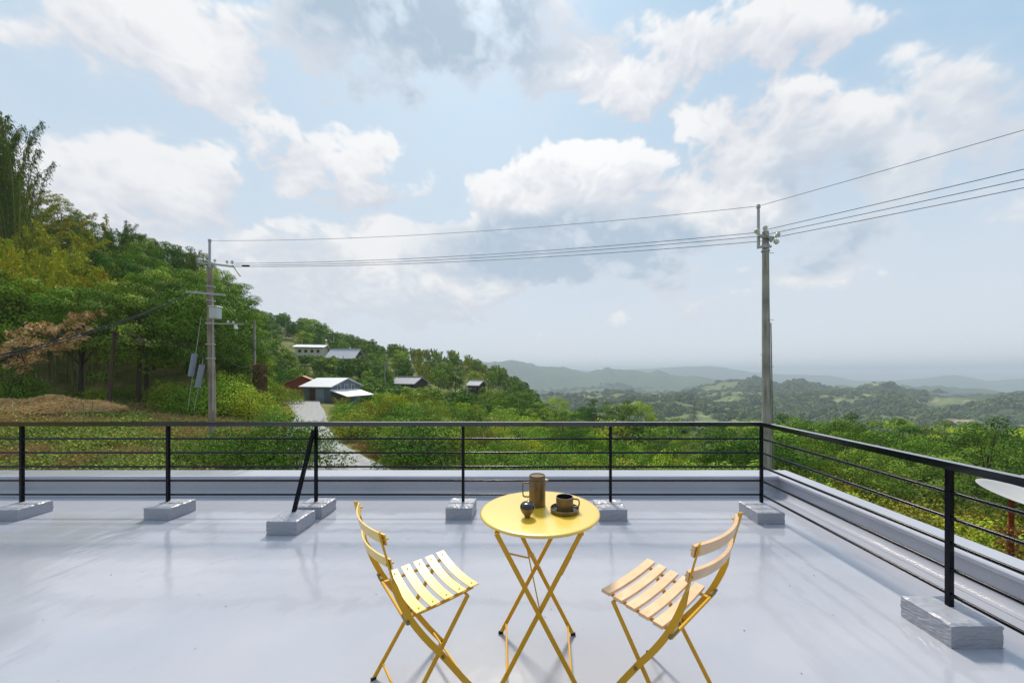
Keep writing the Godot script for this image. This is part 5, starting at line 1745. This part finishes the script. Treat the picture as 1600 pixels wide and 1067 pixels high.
	wire("thin earth wire running right from the tall pole", top_r, far_r + Vector3(0, 0.9, 0), 0.25, 0.008, rubber, "")
	var la := [[358, 411.5, -0.25], [362, 414.5, 0.0], [366, 416.5, 0.2]]
	var ra := [[1182, 361.5], [1193, 366.5], [1206, 373.5]]
	for q in 3:
		var a: Vector3 = at(la[q][0], la[q][1], D + float(la[q][2]))
		var e := at(ra[q][0], ra[q][1] + 2.0, D2)
		wire("black power line strung between the two utility poles", a, e, 0.28, 0.010, rubber, "three power lines between the poles")
		var s := at([1193, 1200, 1206][q], [360, 366, 372][q], D2)
		wire("black power line running right from the tall pole", s, far_r + Vector3(-0.5 + 0.5 * q, [-0.5, -1.06, -1.47][q], 0.4 * q), 0.25, 0.010, rubber, "three power lines right of the tall pole")
	b = MB.new()
	b.tube([Vector3(-0.2, 0, 0), Vector3(-0.17, 0, 0), Vector3(0.17, 0, 0), Vector3(0.2, 0, 0)], [0.03, 0.055, 0.055, 0.03], 10)
	var jn := put("cable_joint", b.mesh(), rubber)
	jn.position = at(383.5, 415.4, D - 0.15)
	tag(jn, "short black joint sleeve on the power line near the field pole", "joint")
	# service cables to the left, thick and sagging
	wire("thick twisted service cable sagging left from the field pole", at(298, 458, D), at(-260, 600, 10.5), 0.55, 0.022, rubber, "pair of service cables")
	wire("thick twisted service cable sagging left from the field pole", at(300, 456.5, D), at(-250, 603, 10.5), 0.62, 0.022, rubber, "pair of service cables")
	wire("thin cable rising to the wood behind the field pole", at(326, 421, D), at(180, 470, 31.0), 0.3, 0.014, rubber, "")
	wire("thin cable crossing in front of the dark wood", at(325, 541, D), at(-90, 490, 24.0), 0.4, 0.012, rubber, "")
	var p2 := at(397, 516, 36.0)
	for q in [[345, 425, 398, 548], [349, 424, 399, 547], [333, 440, 396, 546], [341, 508, 392, 546], [334, 520, 391, 550], [336, 548, 394, 570]]:
		wire("thin cable between the field pole and the thin pole", at(q[0], q[1], D), at(q[2], q[3], 36.0), 0.5 if q[1] > 500 else 0.2, 0.013, rubber, "cables between the field pole and the thin pole")
	wire("faint wire between the hillside poles", p2, at(417, 548, 70.0), 0.4, 0.02, rubber, "wires up the hill")
	wire("faint wire between the hillside poles", at(416, 500, 190.0), at(446, 504, 150.0), 1.2, 0.03, rubber, "wires up the hill")

func make_odds() -> void:
	# dead trunk wrapped in dry growth beside the thin pole
	var D := 35.2
	var f := spot(406, D)
	var m := mat("shaggy_dead_bark", lin(0.14, 0.085, 0.055), 0.95, 0.2)
	bump(m, noise_tex(256, 0.05, 93, 5, [], Vector2(1, 5)), 6.0, Vector3(1.4, 0.4, 1.4))
	var t := thing("dead_tree", "thick shaggy dead trunk standing beside the thin pole", "tree", f)
	var b := MB.new()
	var pts := []
	var rr := []
	for k in 9:
		var y := k / 8.0 * (above_eye(566, D) - f.y)
		pts.append(Vector3(0.05 * sin(k * 2.1), y - 0.2, 0.04 * cos(k * 1.7)))
		rr.append([0.62, 0.60, 0.56, 0.58, 0.52, 0.5, 0.56, 0.42, 0.22][k])
	b.tube(pts, rr, 14)
	put("stem", b.mesh(), m, t)
	var lb := LB.new()
	var r := RandomNumberGenerator.new()
	r.seed = 5
	for k in 900:
		var w := r.randf() * TAU
		var y := r.randf() * 4.6
		lb.leaf(Vector3(cos(w) * 0.58, y, sin(w) * 0.58), Vector3(cos(w), 0.2, sin(w)), Vector3(0, -1, 0) + ball(r) * 0.3, 0.5, 0.08, Color(0.13, 0.08, 0.05).lerp(Color(0.24, 0.15, 0.08), r.randf()))
	put("dry_fibres", lb.mesh(), M["leaf_dead_brown"], t)
	lb = LB.new()
	fill_clumps(lb, r, [[Vector3(-0.3, 3.2, 0.3), 0.55, 0.8], [Vector3(0.5, 3.5, 0.2), 0.5, 0.7]], 300, 0.18, 0.10, Color(0.10, 0.14, 0.03), Color(0.20, 0.20, 0.05))
	put("creeper", lb.mesh(), M["leaf_mid_green"], t)
	# two stakes in the field
	for q in [[130, 630, 655], [144, 627, 655]]:
		var d := 19.0
		var o := thing("stake", "pale bamboo stake stuck in the field by the straw heap", "stake", spot(q[0], d), 0.0, "stakes in the field")
		b = MB.new()
		var p := at(q[0], q[1], d) - o.position
		b.tube([Vector3(0, -0.2, 0), Vector3(0.01, p.y * 0.5, 0), Vector3(0, p.y, 0)], [0.028, 0.026, 0.024], 8)
		put("cane", b.mesh(), M["bamboo_cane"], o)
		b = MB.new()
		for y in [0.3, 0.6, 0.85]: b.lathe([Vector2(0.026, -0.01), Vector2(0.032, 0.0), Vector2(0.026, 0.01)], 8, Vector3(0, p.y * y, 0))
		put("node_rings", b.mesh(), M["bamboo_cane"], o)
	# heap of straw at the left
	var sm := M["low_growth"] as Material
	lb = LB.new()
	for k in 9000:
		var w := r.randf() * TAU
		var q := sqrt(r.randf())
		var p := Vector3(cos(w) * q * 4.6, 0, sin(w) * q * 2.6)
		p.y = 0.05 + 0.85 * (1.0 - q * q) * (0.8 + 0.3 * sin(p.x * 1.7) * cos(p.z * 2.3)) + r.randf() * 0.10
		lb.leaf(p, (Vector3.UP + ball(r) * 0.8).normalized(), ball(r), r.randf_range(0.22, 0.5), 0.045, Color(0.44, 0.30, 0.15).lerp(Color(0.82, 0.64, 0.38), r.randf()))
	var heap := thing("straw_heap", "broad heap of dry brown straw below the withered trees", "heap", spot(60, 22.5))
	put("straw", lb.mesh(), sm, heap)
	b = MB.new()
	var prof := []
	for k in 9:
		var q := 1.0 - k / 8.0
		prof.append(Vector2(q * 3.0, 0.6 * (1.0 - q * q) - 0.12))
	b.lathe(prof, 28)
	var core := put("core", b.mesh(), mat("straw_core", lin(0.45, 0.31, 0.16), 0.95, 0.2), heap)
	core.scale = Vector3(1.45, 1.0, 0.82)
	# parabolic antenna on a rusty post, right
	D = 8.2
	var dish_c := at(1600, 775, D)
	var foot := Vector3(at(1581, 800, D).x, ground(at(1581, 800, D).x, -D) - 0.2, -D)
	var an := thing("satellite_dish", "pale satellite dish on a rusty post below the side railing", "antenna", foot)
	var rustm := mat("rusty_steel", lin(0.30, 0.085, 0.035), 0.9, 0.3)
	rustm.albedo_texture = noise_tex(128, 0.05, 95, 4, [Color(0.55, 0.5, 0.5), Color(1.1, 1, 0.95)])
	rustm.uv1_triplanar = true
	var dishm := mat("pale_dish_paint", lin(0.50, 0.485, 0.475), 0.6, 0.4)
	b = MB.new()
	b.bar(Vector3.ZERO, Vector3(0, dish_c.y - foot.y - 0.1, 0), 0.045, 10)
	put("post", b.mesh(), rustm, an)
	b = MB.new()
	var dp := []
	for k in 11: dp.append(Vector2(0.001 + 0.84 * k / 10.0, 0.14 * pow(k / 10.0, 2.0)))
	var din := []
	for k in 11: din.append(Vector2(0.001 + 0.83 * (10 - k) / 10.0, 0.012 + 0.14 * pow((10 - k) / 10.0, 2.0)))
	b.lathe(dp + [Vector2(0.85, 0.15)] + din, 48)
	var di := put("dish", b.mesh(), dishm, an)
	di.position = dish_c - foot - Vector3(0, 0.12, 0)
	di.rotation = Vector3(0.24, 0.0, -0.12)
	di.scale = Vector3(0.88, 0.88, 0.88)
	b = MB.new()
	for w in [0.4, 2.5, 4.6]: b.bar(Vector3(cos(w) * 0.8, 0.22, sin(w) * 0.8), Vector3(0, 0.75, 0), 0.01, 6)
	b.bar(Vector3(0, 0.70, 0), Vector3(0, 0.82, 0), 0.04, 8)
	put("feed_arm", b.mesh(), steel_of(), di)
	lb = LB.new()
	for k in 700:
		var w := r.randf() * TAU
		var y := r.randf_range(0.1, 0.9) * (dish_c.y - foot.y - 0.5)
		var q := r.randf_range(0.03, 0.28)
		lb.leaf(Vector3(cos(w) * q, y, sin(w) * q), ball(r), ball(r), 0.09, 0.05, Color(0.22, 0.09, 0.035).lerp(Color(0.36, 0.20, 0.08), r.randf()))
	put("withered_creeper", lb.mesh(), M["leaf_dead_brown"], an)
	# rows of solar panels on the far slope
	var pm := mat("solar_panel", lin(0.10, 0.12, 0.17), 0.25, 0.6)
	var fm := mat("panel_frame", lin(0.6, 0.6, 0.62), 0.5, 0.5)
	for k in 13:
		var px := 1466.0 + k * 5.8
		var dd := 1075.0
		var c := at(px, 616.5, dd)
		c.y = ground(c.x, c.z) + 4.5
		var o := thing("solar_panel_row", "long tilted row of solar panels on the slope across the valley", "solar panel", c, deg_to_rad(-52), "rows of solar panels across the valley")
		b = MB.new()
		b.xf = Transform3D(Basis(Vector3(1, 0, 0), 0.42), Vector3.ZERO)
		b.box(Vector3.ZERO, Vector3(30, 0.3, 5.0))
		put("panel", b.mesh(), pm, o)
		b = MB.new()
		for x in [-13.0, -4.5, 4.5, 13.0]: b.box(Vector3(x, -4.5, 0), Vector3(0.4, 8.5, 0.4))
		b.box(Vector3(0, -1.4, 2.4), Vector3(30, 0.5, 0.2))
		put("stand", b.mesh(), fm, o)

func steel_of() -> Material:
	return M["galvanised_steel"]

func _ready() -> void:
	rng.seed = 20
	make_sky()
	make_land()
	make_road()
	make_woods()
	make_cover()
	make_houses()
	make_poles()
	make_odds()
	make_terrace()
	make_table()
	make_chairs()
	make_crockery()
